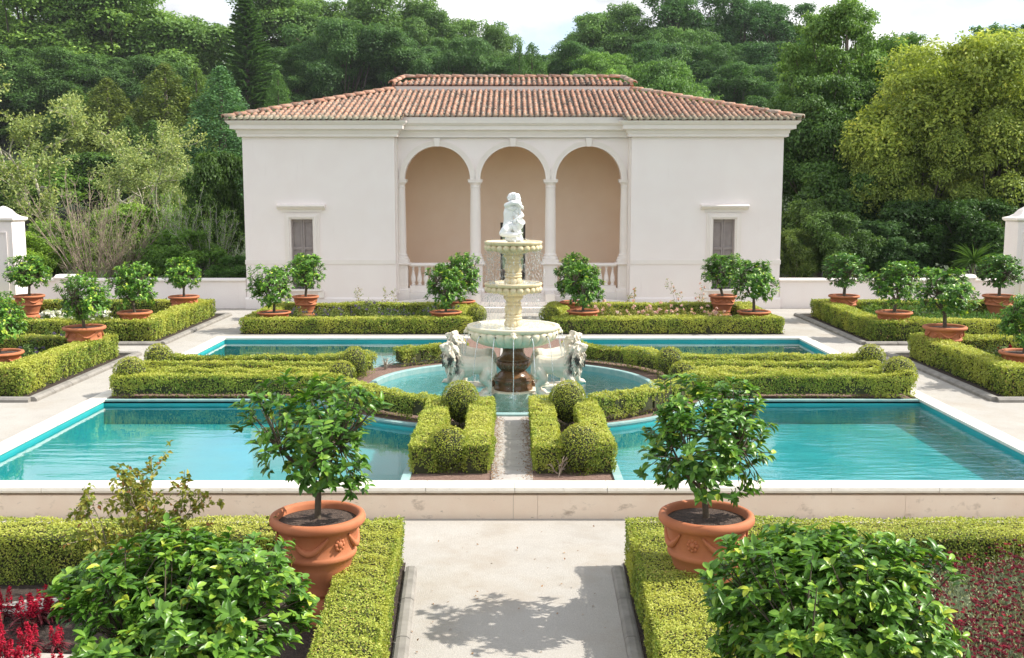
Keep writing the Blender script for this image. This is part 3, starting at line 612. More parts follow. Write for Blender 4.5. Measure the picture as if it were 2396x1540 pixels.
tag(link('falling_water',me),'white drops of water falling from the upper fountain bowls','falling water',kind='stuff')
# ------------------------------------------------------------------ sculpted figures: limbs and masses fused into one continuous surface
def capsule(b,p,q,r0,r1,n=10):
    p,q=np.array(p,float),np.array(q,float); d=q-p; L=np.linalg.norm(d); d=d/max(L,1e-6)
    pts=[];rad=[]
    for t in np.linspace(-math.pi/2,0,4): pts.append(p+d*r0*math.sin(t)); rad.append(max(r0*math.cos(t),r0*.04))
    for t in np.linspace(0,math.pi/2,4): pts.append(q+d*r1*math.sin(t)); rad.append(max(r1*math.cos(t),r1*.04))
    ref=np.array([0,0,1.]) if abs(d[2])<.9 else np.array([1.,0,0]); u=nrm(np.cross(d,ref)); w=np.cross(d,u)
    V=[];F=[];a=np.arange(n)*2*np.pi/n
    for P,rr in zip(pts,rad): V+=list(P+rr*(np.cos(a)[:,None]*u+np.sin(a)[:,None]*w))
    k=len(pts)
    for j in range(k-1):
        for i in range(n): F.append((j*n+i,j*n+(i+1)%n,(j+1)*n+(i+1)%n,(j+1)*n+i))
    F+= [tuple(reversed(range(n))),tuple(range((k-1)*n,k*n))]
    b.add(V,F,0,True)
def chain(b,pts,rad,n=10):
    for i in range(len(pts)-1): capsule(b,pts[i],pts[i+1],rad[i],rad[i+1],n)
def fuse(b,name,material,voxel,smooth=4,fac=.5):
    me=b.mesh(name+'_raw',material,fix=False); o=link(name,me)
    m=o.modifiers.new('r','REMESH'); m.mode='VOXEL'; m.voxel_size=voxel; m.use_smooth_shade=True
    s=o.modifiers.new('s','SMOOTH'); s.iterations=smooth; s.factor=fac
    dg=bpy.context.evaluated_depsgraph_get(); e=o.evaluated_get(dg); m2=bpy.data.meshes.new_from_object(e); m2.name=name
    o.modifiers.clear(); o.data=m2; bpy.data.meshes.remove(me)
    if not m2.materials: m2.materials.append(material)
    m2.polygons.foreach_set('use_smooth',[True]*len(m2.polygons))
    return o
def lion():
    b=MB(); rng=np.random.default_rng(17)
    # trunk
    chain(b,[(-.42,0,.545),(-.28,0,.525),(-.10,0,.53),(.08,0,.54),(.24,0,.56)],[.165,.158,.158,.172,.19],16)
    ell(b,(-.43,0,.53),(.17,.15,.18)); ell(b,(.27,0,.53),(.19,.18,.25)); ell(b,(.05,0,.49),(.24,.14,.17))
    for s in (-1,1):
        # hind leg: thigh, hock, paw
        fw=.05*s
        ell(b,(-.42+fw*.3,s*.10,.45),(.16,.09,.20))
        chain(b,[(-.40+fw*.4,s*.115,.42),(-.34+fw,s*.125,.30),(-.475+fw,s*.12,.175),(-.45+fw,s*.12,.06)],[.12,.09,.062,.06])
        ell(b,(-.385+fw,s*.12,.038),(.10,.068,.05))
        for k in (-1.5,-.5,.5,1.5): capsule(b,(-.36+fw,s*.12+k*.025,.034),(-.305+fw,s*.12+k*.028,.024),.023,.019,8)
        # front leg
        st=.20 if s>0 else -.02
        ell(b,(.25,s*.12,.47),(.10,.07,.16))
        chain(b,[(.25,s*.13,.42),(.23+st*.55,s*.135,.29),(.26+st*.95,s*.135,.15),(.265+st*1.15,s*.135,.055)],[.105,.084,.066,.062])
        ell(b,(.315+st*1.2,s*.135,.04),(.10,.07,.052))
        for k in (-1.5,-.5,.5,1.5): capsule(b,(.34+st*1.2,s*.135+k*.026,.034),(.40+st*1.2,s*.135+k*.029,.024),.024,.019,8)
    # tail curling down the hind quarter
    chain(b,[(-.55,0,.58),(-.595,.03,.53),(-.585,.08,.43),(-.53,.13,.36),(-.47,.165,.33)],[.034,.030,.027,.025,.022],8); ell(b,(-.42,.18,.335),(.06,.03,.034))
    # neck, skull, muzzle lifted
    chain(b,[(.26,0,.62),(.36,0,.74),(.43,0,.84)],[.17,.155,.13],14)
    ell(b,(.455,0,.875),(.115,.098,.105)); 
    chain(b,[(.50,0,.89),(.585,0,.905)],[.074,.055],12); chain(b,[(.50,0,.842),(.575,0,.848)],[.05,.034],10)
    ell(b,(.628,0,.925),(.024,.032,.022))
    for s in (-1,1):
        ell(b,(.505,s*.055,.945),(.045,.030,.024)); ell(b,(.575,s*.034,.893),(.045,.032,.030)); ell(b,(.40,s*.10,.945),(.03,.022,.036)); ell(b,(.535,s*.045,.928),(.014,.014,.012))
    # mane: wavy overlapping locks
    for i in range(210):
        a=rng.uniform(-math.pi,math.pi); h=rng.uniform(0,1)
        c=np.array([.43-.16*h+.02,0,.93-.42*h]); ry=.125+.055*math.sin(h*2.6); rx=.12+.065*math.sin(h*2.8)
        if h<.30 and abs(a)<.95: continue
        p=c+np.array([rx*math.cos(a),ry*math.sin(a),0]); out=np.array([math.cos(a),math.sin(a),0])
        d=np.array([.0,0,-1.])+out*.25+rng.normal(0,.16,3)
        if math.cos(a)<-.3: d+=np.array([-.35,0,.25])
        L=rng.uniform(.07,.13); side=np.cross(out,[0,0,1])*rng.uniform(-.02,.02)
        pts=[p-out*.02,p+d*L*.4+side+out*.012,p+d*L*.75-side*.6,p+d*L*1.1+side*.8-out*.005]; r=rng.uniform(.018,.026)
        chain(b,pts,[r*.8,r,r*.8,r*.35],7)
    for i in range(26):   # forelock crest over the brow
        a=rng.uniform(-1.2,1.2); p=np.array([.43+.03*math.cos(a),.085*math.sin(a),.965]); d=np.array([-.6+.3*rng.random(),math.sin(a)*.7,.25]); chain(b,[p,p+d*.05,p+d*.085+np.array([0,0,-.035])],[.02,.022,.010],7)
    # low rock base under the paws
    ell(b,(-.02,0,.0),(.60,.24,.028),24)
    return fuse(b,'lion',M['lion'],.0085,3,.5)
L0=lion()
LION=[((-.80,-.55),203,'front stone lion with stained mane, facing the red cockscomb side'),((.86,-.55),-23,'front stone lion, mane streaked heavily black, facing the dark red carnation side'),
      ((-.79,.62),157,'back stone lion with pale curly mane, near the patchy curved hedge'),((.86,.62),23,'back stone lion half hidden by another, towards the yellow-green tree')]
for i,((x,y),rz,lab) in enumerate(LION):
    o=L0 if i==0 else L0.copy()
    if i: C.objects.link(o)
    sc_=1.03; flip=-1 if x>0 else 1
    o.location=(x,y,-.055); o.rotation_euler=(0,0,R(rz)); o.scale=(sc_*.84,sc_*flip*.9,sc_); tag(o,lab,'lion statue','stone lions round the fountain')
def statue():
    b=MB(); rng=np.random.default_rng(23)
    # rock seat
    ell(b,(.02,0,.05),(.17,.13,.075)); ell(b,(.05,.02,.10),(.12,.11,.07)); ell(b,(-.06,-.02,.06),(.10,.1,.06))
    chain(b,[(-.06,-.10,.09),(.03,-.12,.01)],[.028,.018]); chain(b,[(.115,-.07,.10),(.125,-.08,.0)],[.03,.018])
    # torso
    chain(b,[(-.085,0,.30),(-.09,0,.41),(-.085,0,.53),(-.06,0,.655)],[.112,.088,.098,.088],16); ell(b,(-.05,0,.62),(.09,.12,.075)); ell(b,(-.075,0,.29),(.12,.125,.10))
    chain(b,[(-.04,0,.68),(-.03,0,.76)],[.045,.042])
    # head, face turned to the side, long wavy hair
    ell(b,(-.045,-.01,.825),(.062,.064,.078)); ell(b,(-.075,-.03,.81),(.035,.036,.055)); ell(b,(-.108,-.035,.815),(.014,.012,.018)); ell(b,(-.085,-.05,.775),(.022,.022,.02))
    for s in (-1,1): ell(b,(-.095,-.035+s*.022,.835),(.012,.012,.007))
    ell(b,(.0,.0,.865),(.075,.075,.05)); ell(b,(.05,0,.82),(.07,.075,.075))
    for i in range(44):
        a=rng.uniform(-1.7,1.7); p=np.array([.04+.065*math.cos(a),.07*math.sin(a),.84+rng.uniform(-.05,.04)]); L=rng.uniform(.10,.22)
        s=rng.normal(0,.012,3); chain(b,[p,p+np.array([.03,0,-.35])*L+s,p+np.array([.10,0,-.7])*L-s,p+np.array([.12,0,-1.0])*L+s],[.018,.02,.016,.008],7)
    for i in range(24):
        p=np.array([.02+rng.uniform(-.02,.05),-.06+rng.uniform(-.03,.03),.66-rng.uniform(0,.16)]); chain(b,[p,p+np.array([.012,0,-.03]),p+np.array([-.01,0,-.06])],[.016,.018,.008],7)
    # raised arm wrapped across to the hair: shoulder, elbow, wrist, hand with fingers
    chain(b,[(-.125,-.075,.675),(-.02,-.135,.725),(.08,-.115,.715)],[.050,.043,.038],12); chain(b,[(.08,-.115,.715),(.155,-.06,.645)],[.037,.026],12)
    ell(b,(.165,-.05,.645),(.024,.03,.03))
    for k in range(4): chain(b,[(.165+.004*k,-.065+k*.014,.635),(.185-.002*k,-.06+k*.016,.61),(.178,-.055+k*.016,.585)],[.0105,.009,.007],7)
    chain(b,[(.15,-.075,.65),(.15,-.09,.62)],[.011,.008],7)
    # other arm: down to the jar
    chain(b,[(.02,.07,.66),(.10,.0,.58),(.165,-.05,.485)],[.048,.042,.036],12); chain(b,[(.165,-.05,.485),(.10,-.105,.45),(.04,-.12,.415)],[.036,.030,.024],12)
    ell(b,(.025,-.122,.405),(.03,.02,.024))
    for k in range(4): chain(b,[(.01+.010*k,-.135,.40),(.005+.011*k,-.142,.375),(.012+.011*k,-.135,.352)],[.0105,.009,.007],7)
    chain(b,[(.03,-.13,.415),(.05,-.14,.395)],[.011,.009],7)
    # folded leg in front: thigh out to the knee, shin back along the base, foot and toes
    chain(b,[(-.075,-.05,.28),(-.15,-.11,.215),(-.20,-.13,.165)],[.10,.083,.064],14); chain(b,[(-.20,-.13,.16),(-.08,-.145,.14),(.075,-.13,.135)],[.062,.056,.036],12)
    chain(b,[(.075,-.13,.135),(.12,-.135,.15),(.155,-.14,.165)],[.034,.032,.022],10)
    for k in range(5): chain(b,[(.15,-.155+k*.012,.172-.003*k),(.178-.003*k,-.158+k*.013,.178-.003*k)],[.010,.008],6)
    # other leg, knee towards the jar
    chain(b,[(-.02,.06,.28),(.06,.02,.25),(.09,-.02,.20)],[.095,.078,.06],12); chain(b,[(.09,-.02,.20),(.12,-.05,.10),(.13,-.07,.04)],[.055,.045,.034],10); ell(b,(.14,-.09,.03),(.035,.05,.025))
    # drapery over the hip and thighs
    for i in range(9):
        t=i/8; chain(b,[(-.09+.03*t,-.11,.345-.01*t),(-.02+.05*t,-.135,.30),(.015+.06*t,-.14,.22-.02*t),(.05+.05*t,-.13,.165)],[.016,.017,.015,.010],8)
    # jar held under the arm: hollow mouth turned outwards
    c=np.array([.115,-.075,.335]); ax=nrm(np.array([.35,-.45,.55])); u=nrm(np.cross(ax,[0,1,.2])); w=np.cross(ax,u)
    prof=[(-.20,.02),(-.17,.045),(-.10,.078),(-.03,.088),(.02,.078),(.045,.070),(.06,.082),(.075,.084),(.078,.074),(.05,.056),(.0,.05),(-.05,.02)]
    V=[];F=[];n=20
    for h,r in prof:
        for i in range(n):
            a=2*math.pi*i/n; V.append(c+ax*h+r*(math.cos(a)*u+math.sin(a)*w))
    for j in range(len(prof)-1):
        for i in range(n): F.append((j*n+i,j*n+(i+1)%n,(j+1)*n+(i+1)%n,(j+1)*n+i))
    F+=[tuple(reversed(range(n))),tuple(range((len(prof)-1)*n,len(prof)*n))]; b.add(V,F,0,True)
    return fuse(b,'statue',M['marble'],.0062,2,.5)
st=statue(); st.location=(FX,-.02,2.745); st.scale=(1.0,1.0,1.0)
tag(st,'white marble figure of a kneeling long-haired woman holding a jar atop the fountain','statue')
# ------------------------------------------------------------------ garden pavilion
BD=13.60                                   # y of the wing fronts
BC=.03
hw,hi=8.43,3.70
bd=empty('pavilion',(BC,BD,0),0,'pale stucco garden pavilion with a three-arched loggia and terracotta tiled roof','building')
DEP=11.0; RC=.50                           # depth, recess of the loggia front
WT=5.37
# wings (closed boxes)
dw=.345; wx=6.63
for s in (-1,1):
    b=MB(); x0,x1=(s*hi,s*hw)
    xa,xb=min(x0,x1),max(x0,x1); c=s*wx
    # front wall with a window opening, other sides plain
    b.box(xa,c-dw,0,.35,0,WT); b.box(c+dw,xb,0,.35,0,WT); b.box(c-dw,c+dw,.002,.35,2.82,WT); b.box(c-dw,c+dw,.002,.35,0,.62)
    b.box(min(s*(hw-.3),s*hw),max(s*(hw-.3),s*hw),.352,DEP,0,WT-.002); b.box(min(s*hi,s*(hi+.3)),max(s*hi,s*(hi+.3)),.352,3.4,0,WT-.002)
    b.build('wing_wall',M['wall'],bd)
    b=MB(); b.box(xa-.05 if s<0 else xa,xb if s<0 else xb+.05,-.05,.0,-.02,.30); b.profx([(-.05,.30),(0,.36),(0,.30)],xa-.05 if s<0 else xa,xb if s<0 else xb+.05)
    b.build('plinth',M['wall'],bd,.006)
    b=MB(); b.box(xa-.022 if s<0 else xa,c-dw-.21,-.022,0,1.40,1.545); b.box(c+dw+.21,xb if s<0 else xb+.022,-.022,0,1.40,1.545); b.build('band',M['trim'],bd,.004)
    # window: moulded frame, two panelled shutters, lintel cap, sill on brackets, guard rail
    wf=MB()
    for i,(o_,d_) in enumerate(((.20,.05),(.15,.08),(.10,.11),(.05,.07))):
        q=.05
        wf.box(c-dw-o_,c-dw-o_+q,-d_,0,.62,2.82+o_); wf.box(c+dw+o_-q,c+dw+o_,-d_,0,.62,2.82+o_); wf.box(c-dw-o_+q,c+dw+o_-q,-d_,0,2.82+o_-q,2.82+o_)
    w=wf.build('window',M['trim'],bd,.004)
    b=MB(); b.box(c-.62,c+.62,-.03,0,3.04,3.12); b.profx([(0,3.12),(-.05,3.12),(-.07,3.15),(-.13,3.165),(-.15,3.20),(-.20,3.215),(-.20,3.25),(-.17,3.265),(0,3.30)],c-.75,c+.75); b.build('lintel',M['trim'],w,.004)
    b=MB(); b.box(c-.60,c+.60,-.16,0,.56,.618); b.box(c-.66,c-.46,-.12,0,.34,.556); b.box(c+.46,c+.66,-.12,0,.34,.556); b.box(c-dw-.24,c-dw-.20,-.05,0,1.40,1.56); b.box(c+dw+.20,c+dw+.24,-.05,0,1.40,1.56); b.build('sill',M['trim'],w,.02)
    for t in (-1,1):
        b=MB(); xa2,xb2=(c-dw,c-.004) if t<0 else (c+.004,c+dw); xm=(xa2+xb2)/2
        b.box(xa2,xb2,.125,.15,.622,2.818)
        for xq0,xq1 in ((xa2,xa2+.055),(xb2-.055,xb2)): b.box(xq0,xq1,.075,.1245,.622,2.818)
        for z0,z1 in ((.624,.74),(1.18,1.26),(1.86,1.95),(2.72,2.816)): b.box(xa2+.0552,xb2-.0552,.077,.1245,z0,z1)
        b.build('shutter',M['shutter'],w,.004)
    b=MB()
    for k in range(7): b.tube([(c-dw+.03+k*(2*dw-.06)/6,-.02,.62),(c-dw+.03+k*(2*dw-.06)/6,-.02,1.40)],.008,6)
    b.box(c-dw,c+dw,-.03,-.01,1.38,1.41); b.box(c-dw,c+dw,-.03,-.01,.66,.68); b.build('guard_rail',M['iron'],w)
# rear wall with opening that the loggia door looks through
b=MB(); b.box(-hw+.3,-.55,DEP-.3,DEP-.002,0,WT-.004); b.box(.55,hw-.3,DEP-.3,DEP-.002,0,WT-.004); b.box(-.55,.55,DEP-.3,DEP-.002,2.9,WT-.004); b.build('rear_wall',M['wall'],bd)
b=MB(); b.box(-.75,-.6,3.41,DEP-.31,.1,3.2); b.box(.6,.75,3.41,DEP-.31,.1,3.2); b.box(-.75,.75,3.41,DEP-.31,3.2,3.3); b.build('passage',M['dark'],bd)
# loggia: back wall, floor, ceiling
LB=3.1; FZ=.46
b=MB(); b.box(-hi,-.43,LB,LB+.3,FZ-.1,WT); b.box(.43,hi,LB,LB+.3,FZ-.1,WT); b.box(-.43,.43,LB+.001,LB+.3,2.63,WT); b.box(-hi,-hi+.012,RC+.35,LB-.001,FZ,WT-.003); b.box(hi-.012,hi,RC+.35,LB-.001,FZ,WT-.003); b.build('loggia_wall',M['inner'],bd)
b=MB(); b.box(-hi+.013,hi-.013,RC+.36,LB-.002,5.22,5.30); b.build('loggia_ceiling',M['ceil'],bd)
b=MB(); b.box(-hi+.0135,hi-.0135,RC-.05,LB+.28,.02,FZ); b.box(-.6,.6,LB+.281,DEP,.02,FZ-.002); b.build('loggia_floor',M['pave'],bd)
dr=MB()
for i,(o_,d_) in enumerate(((.20,.03),(.15,.045),(.10,.06),(.05,.045))):
    q=.05; dr.box(-.43-o_,-.43-o_+q,LB-d_,LB,FZ+.002,2.63+o_); dr.box(.43+o_-q,.43+o_,LB-d_,LB,FZ+.002,2.63+o_); dr.box(-.43-o_+q,.43+o_-q,LB-d_,LB,2.63+o_-q,2.63+o_)
dd=dr.build('doorway',M['inner'],bd,.004)
b=MB(); b.box(-.428,-.36,LB+.05,LB+.12,FZ+.002,2.628); b.box(.36,.428,LB+.05,LB+.12,FZ+.002,2.628); b.box(-.36,.36,LB+.05,LB+.12,2.56,2.628); b.build('frame',M['dark'],dd)
for s in (-1,1):     # two open glazed leaves folded back along the passage
    b=MB(); x=s*.40; b.box(min(x,x+s*.04),max(x,x+s*.04),LB+.31,LB+.68,FZ+.003,2.55); b.build('leaf',M['dark'],dd)
# arcade front: spandrel wall cut by three round arches
AX=[-2.40,0,2.40]; AR=1.045; SZ=4.065; FZ2=5.36
xs=[-hi]; V=[];F=[]; b=MB()
def arch_panel(b,xl,xr,cx,y0,y1):
    n=28; arc=[(cx-AR*math.cos(t),SZ+AR*math.sin(t)) for t in np.linspace(0,math.pi,n)]
    for y in (y0,y1):
        V=[];F=[]
        for (x,z) in arc: V+=[(x,y,z),(x,y,FZ2)]
        for i in range(n-1): F.append((2*i,2*i+2,2*i+3,2*i+1))
        b.add(V,F)
        b.add([(xl,y,SZ),(cx-AR,y,SZ),(cx-AR,y,FZ2),(xl,y,FZ2)],[(0,1,2,3)]); b.add([(cx+AR,y,SZ),(xr,y,SZ),(xr,y,FZ2),(cx+AR,y,FZ2)],[(0,1,2,3)])
    V=[(x,y,z) for x,z in arc for y in (y0,y1)]; b.add(V,[(2*i,2*i+1,2*i+3,2*i+2) for i in range(n-1)])
    b.add([(xl,y0,SZ),(cx-AR,y0,SZ),(cx-AR,y1,SZ),(xl,y1,SZ)],[(0,1,2,3)]); b.add([(cx+AR,y0,SZ),(xr,y0,SZ),(xr,y1,SZ),(cx+AR,y1,SZ)],[(0,1,2,3)])
bounds=[(-hi,-1.2),(-1.2,1.2),(1.2,hi)]
for (xl,xr),cx in zip(bounds,AX): arch_panel(b,xl,xr,cx,RC,RC+.35)
b.build('arcade_wall',M['wall'],bd,fix=False) if False else link('arcade_wall',b.mesh('arcade_wall',M['wall'],fix=False),bd)
for cx in AX:
    b=MB(); 
    for r0,r1,d_ in ((AR-.006,AR+.075,.03),(AR+.075,AR+.135,.045),(AR+.135,AR+.165,.062)):
        n=40; V=[];F=[]
        for t in np.linspace(0,math.pi,n):
            for r,y in ((r0,RC+.0),(r0,RC-d_),(r1,RC-d_),(r1,RC+.0)): V.append((cx-r*math.cos(t),y,SZ+r*math.sin(t)))
        for i in range(n-1):
            for k in range(3): F.append((4*i+k,4*i+k+1,4*i+k+5,4*i+k+4))
        b.add(V,F)
    a=b.build('archivolt',M['trim'],bd)
    b=MB(); b.add([(cx-.075,RC-.10,SZ+AR-.02),(cx+.075,RC-.10,SZ+AR-.02),(cx+.105,RC-.10,5.359),(cx-.105,RC-.10,5.359),(cx-.075,RC,SZ+AR-.02),(cx+.075,RC,SZ+AR-.02),(cx+.105,RC,5.359),(cx-.105,RC,5.359)],[(0,1,2,3),(0,3,7,4),(1,5,6,2),(0,4,5,1),(3,2,6,7)]); b.build('keystone',M['trim'],a,.006)
# columns on pedestals
CY=RC+.17
for cx in (-3.6,-1.2,1.2,3.6):
    pw=.26 
    pd=MB(); pd.box(cx-pw,cx+pw,CY-pw,CY+pw,1.42,1.52); pd.profx([(CY-pw-.05,1.38),(CY-pw-.05,1.405),(CY-pw,1.42),(CY+pw,1.42),(CY+pw+.05,1.405),(CY+pw+.05,1.38),(CY+pw,1.34),(CY-pw,1.34)],cx-pw-.05,cx+pw+.05)
    q=.225; pd.box(cx-q,cx+q,CY-q,CY+q,.60,1.34); pd.box(cx-.285,cx+.285,CY-.285,CY+.285,.02,.54); pd.profx([(CY-.285,.54),(CY-q,.60),(CY+q,.60),(CY+.285,.54)],cx-.285,cx+.285)
    for z0,z1,x0,x1 in ((.70,.72,-.15,.15),(1.24,1.26,-.15,.15)): pd.box(cx+x0,cx+x1,CY-q-.012,CY-q,z0,z1)
    for x0,x1 in ((-.15,-.13),(.13,.15)): pd.box(cx+x0,cx+x1,CY-q-.011,CY-q,.7205,1.2395)
    p=pd.build('pedestal',M['trim'],bd,.005)
    c=MB(); c.lathe([(.24,1.521),(.245,1.56),(.235,1.60),(.20,1.615),(.205,1.64),(.215,1.66),(.20,1.685),(.178,1.70),(.175,1.75),(.176,2.3),(.170,3.0),(.158,3.78),(.158,3.80),(.172,3.81),(.172,3.83),(.158,3.84),(.16,3.90),(.20,3.955),(.205,3.97)],36,(cx,CY,0))
    c.box(cx-.22,cx+.22,CY-.22,CY+.22,3.97,4.035); c.box(cx-.235,cx+.235,CY-.235,CY+.235,4.035,4.064); c.build('column',M['trim'],bd)
# balustrades in the side bays
bal=[(.055,0),(.065,.01),(.065,.05),(.045,.06),(.05,.085),(.075,.14),(.085,.20),(.075,.28),(.05,.38),(.036,.46),(.034,.52),(.045,.535),(.045,.55),(.036,.56),(.05,.60),(.055,.62)]
for s in (-1,1):
    x0,x1=(s*3.6+.29*(-s if s>0 else 1)) if False else min(s*1.2,s*3.6)+.286,max(s*1.2,s*3.6)-.286
    b=MB(); b.profx([(CY-.13,1.30),(CY-.16,1.345),(CY-.14,1.39),(CY-.1,1.405),(CY+.1,1.405),(CY+.14,1.39),(CY+.16,1.345),(CY+.13,1.30)],x0,x1); b.box(x0,x1,CY-.15,CY+.15,.47,.68); b.box(x0,x1,CY-.25,CY+.25,.0,.468)
    r=b.build('balustrade',M['trim'],bd,.006)
    n=9
    for k in range(n):
        b=MB(); b.lathe(bal,14,(x0+(k+.5)*(x1-x0)/n,CY,.681)); b.build('baluster',M['trim'],r)
# corner strips where the wings meet the loggia
for s in (-1,1):
    b=MB(); b.box(min(s*hi,s*(hi-.06)),max(s*hi,s*(hi-.06)),.20,RC-.002,FZ,FZ2); b.build('corner_strip',M['trim'],bd)
# steps with cheek blocks
b=MB()
for i in range(3): b.box(-1.0-.22*(i==0),1.0+.22*(i==0),-.55-.34*(2-i)+.001,RC-.06-.001*i,.0,.153*(i+1)-.002)
b.box(-.93,.93,-.2,RC-.06,.0,FZ-.004); b.build('steps',M['trim'],bd,.01)
for s in (-1,1):
    b=MB(); b.box(min(s*1.001,s*1.30),max(s*1.001,s*1.30),-.86,RC-.11,0,.54); b.build('step_cheek',M['trim'],bd,.01)
    b=MB(); b.add([(s*1.31,-.1,.42),(s*3.68,-.1,.22),(s*3.68,.2,.22),(s*1.31,.2,.42),(s*1.31,-.1,0),(s*3.68,-.1,0),(s*3.68,.2,0),(s*1.31,.2,0)],[(0,1,2,3),(0,4,5,1),(3,2,6,7),(0,3,7,4),(1,5,6,2)]); b.build('side_ramp_wall',M['trim'],bd,.01)
# cornices: stepped fasciae; wings stand forward of the loggia
def cornice(b,x0,x1,yf,z,ends=(0,0)):
    st=[(0,.0),(0,.20)]
    L=[(.12,5.37,5.48),(.15,5.48,5.565),(.30,5.60,5.725),(.335,5.725,5.745),(.40,5.775,5.84)]
    prof=[(.5,5.37),(0,5.37),(-.12,5.37),(-.12,5.475),(-.15,5.48),(-.15,5.555),(-.19,5.585),(-.30,5.60),(-.30,5.725),(-.335,5.73),(-.35,5.75),(-.41,5.80),(-.43,5.845),(.5,5.845)]
    return prof
prof=[(-a,z) for a,z in ((0,5.37),(.12,5.37),(.12,5.475),(.15,5.48),(.15,5.555),(.19,5.59),(.30,5.60),(.30,5.725),(.335,5.73),(.35,5.75),(.40,5.80),(.42,5.845))]
def run(b,prof,pts):      # mitred moulding along a plan polyline, outside on the right-hand side
    pts=[np.array(p,float) for p in pts]; n=len(prof); V=[]
    for i,p in enumerate(pts):
        dirs=[]
        if i>0: dirs.append(nrm(p-pts[i-1]))
        if i<len(pts)-1: dirs.append(nrm(pts[i+1]-p))
        ns=[np.array((d[1],-d[0])) for d in dirs]; m=ns[0] if len(ns)==1 else nrm(ns[0]+ns[1])/max(.3,np.dot(nrm(ns[0]+ns[1]),ns[0]))
        for o_,z in prof: V.append((*(p+m*(-o_)),z))
    F=[(i*n+k,i*n+k+1,(i+1)*n+k+1,(i+1)*n+k) for i in range(len(pts)-1) for k in range(n-1)]
    b.add(V,F)
for s in (-1,1):
    b=MB(); pts=[(-hw,DEP),(-hw,0),(-hi,0),(-hi,RC)]
    if s>0: pts=[(hi,RC),(hi,0),(hw,0),(hw,DEP)]
    run(b,prof,pts); b.build('cornice',M['trim'],bd)
b=MB(); prof2=[(a,min(z,5.845)+ (0 if z<5.845 else .065)) for a,z in prof]; run(b,prof2,[(-hi+.12,RC),(hi-.12,RC)]); b.build('cornice',M['trim'],bd)
b=MB(); b.box(-hi+.13,hi-.13,RC-.002,RC+.5,5.371,5.90); b.build('frieze_core',M['trim'],bd)
b=MB(); b.box(-hi+.1,hi-.1,.075,.9,5.905,5.985); b.build('eave_board',M['wall'],bd)
# ------------------------------------------------------------------ roof: cover and channel tiles laid row by row
SL=math.tan(R(15.6)); EX,EY,EZ=hw+.44,-.46,5.855
def tilefield(x0,x1,sp,rows,tl,ystart,zstart,vmin,vmax,seed):
    """tile columns of pitch sp run up the slope from y=ystart; vmin/vmax(x) clip the run in metres of plan depth"""
    rng=np.random.default_rng(seed); NBt=NB(); n=int(round((x1-x0)/sp)); sp=(x1-x0)/n; a=np.linspace(0,math.pi,7)
    for c in range(n):
        xc=x0+(c+.5)*sp; r=sp*.275
        for j in range(rows):
            va,vb=j*tl,(j+1)*tl+.05
            jit=rng.normal(0,.006,2); lift=rng.normal(0,.004)
            for kind in (0,1):
                if kind==0:   # cover tile, wider at the lower end
                    ra,rb=r*1.12,r*.88; xa=xc-ra*np.cos(a)+jit[0]; xb=xc-rb*np.cos(a)+jit[1]; za=ra*1.05*np.sin(a)+.052+lift; zb=rb*1.05*np.sin(a)+.022+lift; t=.2+.8*rng.beta(2.2,2.4)
                else:         # channel tile between the covers
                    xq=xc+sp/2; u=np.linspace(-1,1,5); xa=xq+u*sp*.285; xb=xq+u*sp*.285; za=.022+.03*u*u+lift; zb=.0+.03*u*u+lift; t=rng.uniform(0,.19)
                def clip(x,v): return np.clip(v,vmin(x),np.maximum(vmin(x),vmax(x)))
                pa=clip(xa,va+rng.normal(0,.008)); pb=clip(xb,vb)
                if np.all(pb-pa<.03): continue
                k=len(xa)
                V=[(x,ystart+v,zstart+v*SL+z) for x,v,z in zip(xa,pa,za)]+[(x,ystart+v,zstart+v*SL+z) for x,v,z in zip(xb,pb,zb)]
                F=[(i,i+1,k+i+1,k+i) for i in range(k-1)]
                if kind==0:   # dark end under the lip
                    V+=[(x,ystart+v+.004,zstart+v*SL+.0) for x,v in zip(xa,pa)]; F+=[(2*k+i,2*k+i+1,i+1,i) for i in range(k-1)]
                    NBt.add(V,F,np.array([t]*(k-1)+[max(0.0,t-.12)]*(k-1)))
                else: NBt.add(V,F,t)
    return NBt
RUN=4.7
def vmax_main(x): return np.minimum(RUN,EX-np.abs(x))
def vmin_main(x): return np.where(np.abs(x)<hi-.30,RC-.02,0.0)
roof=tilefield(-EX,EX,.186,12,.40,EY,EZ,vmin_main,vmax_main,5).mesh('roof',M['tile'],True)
rf=link('roof',roof,bd)
b=MB(); ex=EX-.02; yb=DEP+.46; zt=EZ+RUN*SL-.03; z0=EZ-.008
b.add([(-ex,EY+.03,z0),(-hi+.2,EY+.03,z0),(-hi+.2,EY+RC+.02,z0+RC*SL),(hi-.2,EY+RC+.02,z0+RC*SL),(hi-.2,EY+.03,z0),(ex,EY+.03,z0),(EX-RUN,EY+RUN,zt),(-EX+RUN,EY+RUN,zt)],[(0,1,2,3,4,5,6,7)])
b.add([(-ex,EY+.03,z0),(-ex,yb,z0),(-EX+RUN,yb-RUN,zt),(-EX+RUN,EY+RUN,zt)],[(0,3,2,1)]); b.add([(ex,EY+.03,z0),(ex,yb,z0),(EX-RUN,yb-RUN,zt),(EX-RUN,EY+RUN,zt)],[(0,1,2,3)]); b.add([(-ex,yb,z0),(ex,yb,z0),(EX-RUN,yb-RUN,zt),(-EX+RUN,yb-RUN,zt)],[(0,1,2,3)])
b.build('roof_deck',M['terra'],rf)
b=MB(); b.box(-EX+.5,EX-.5,EY+.9,DEP-.4,5.5,5.82); b.build('roof_base',M['trim'],rf)
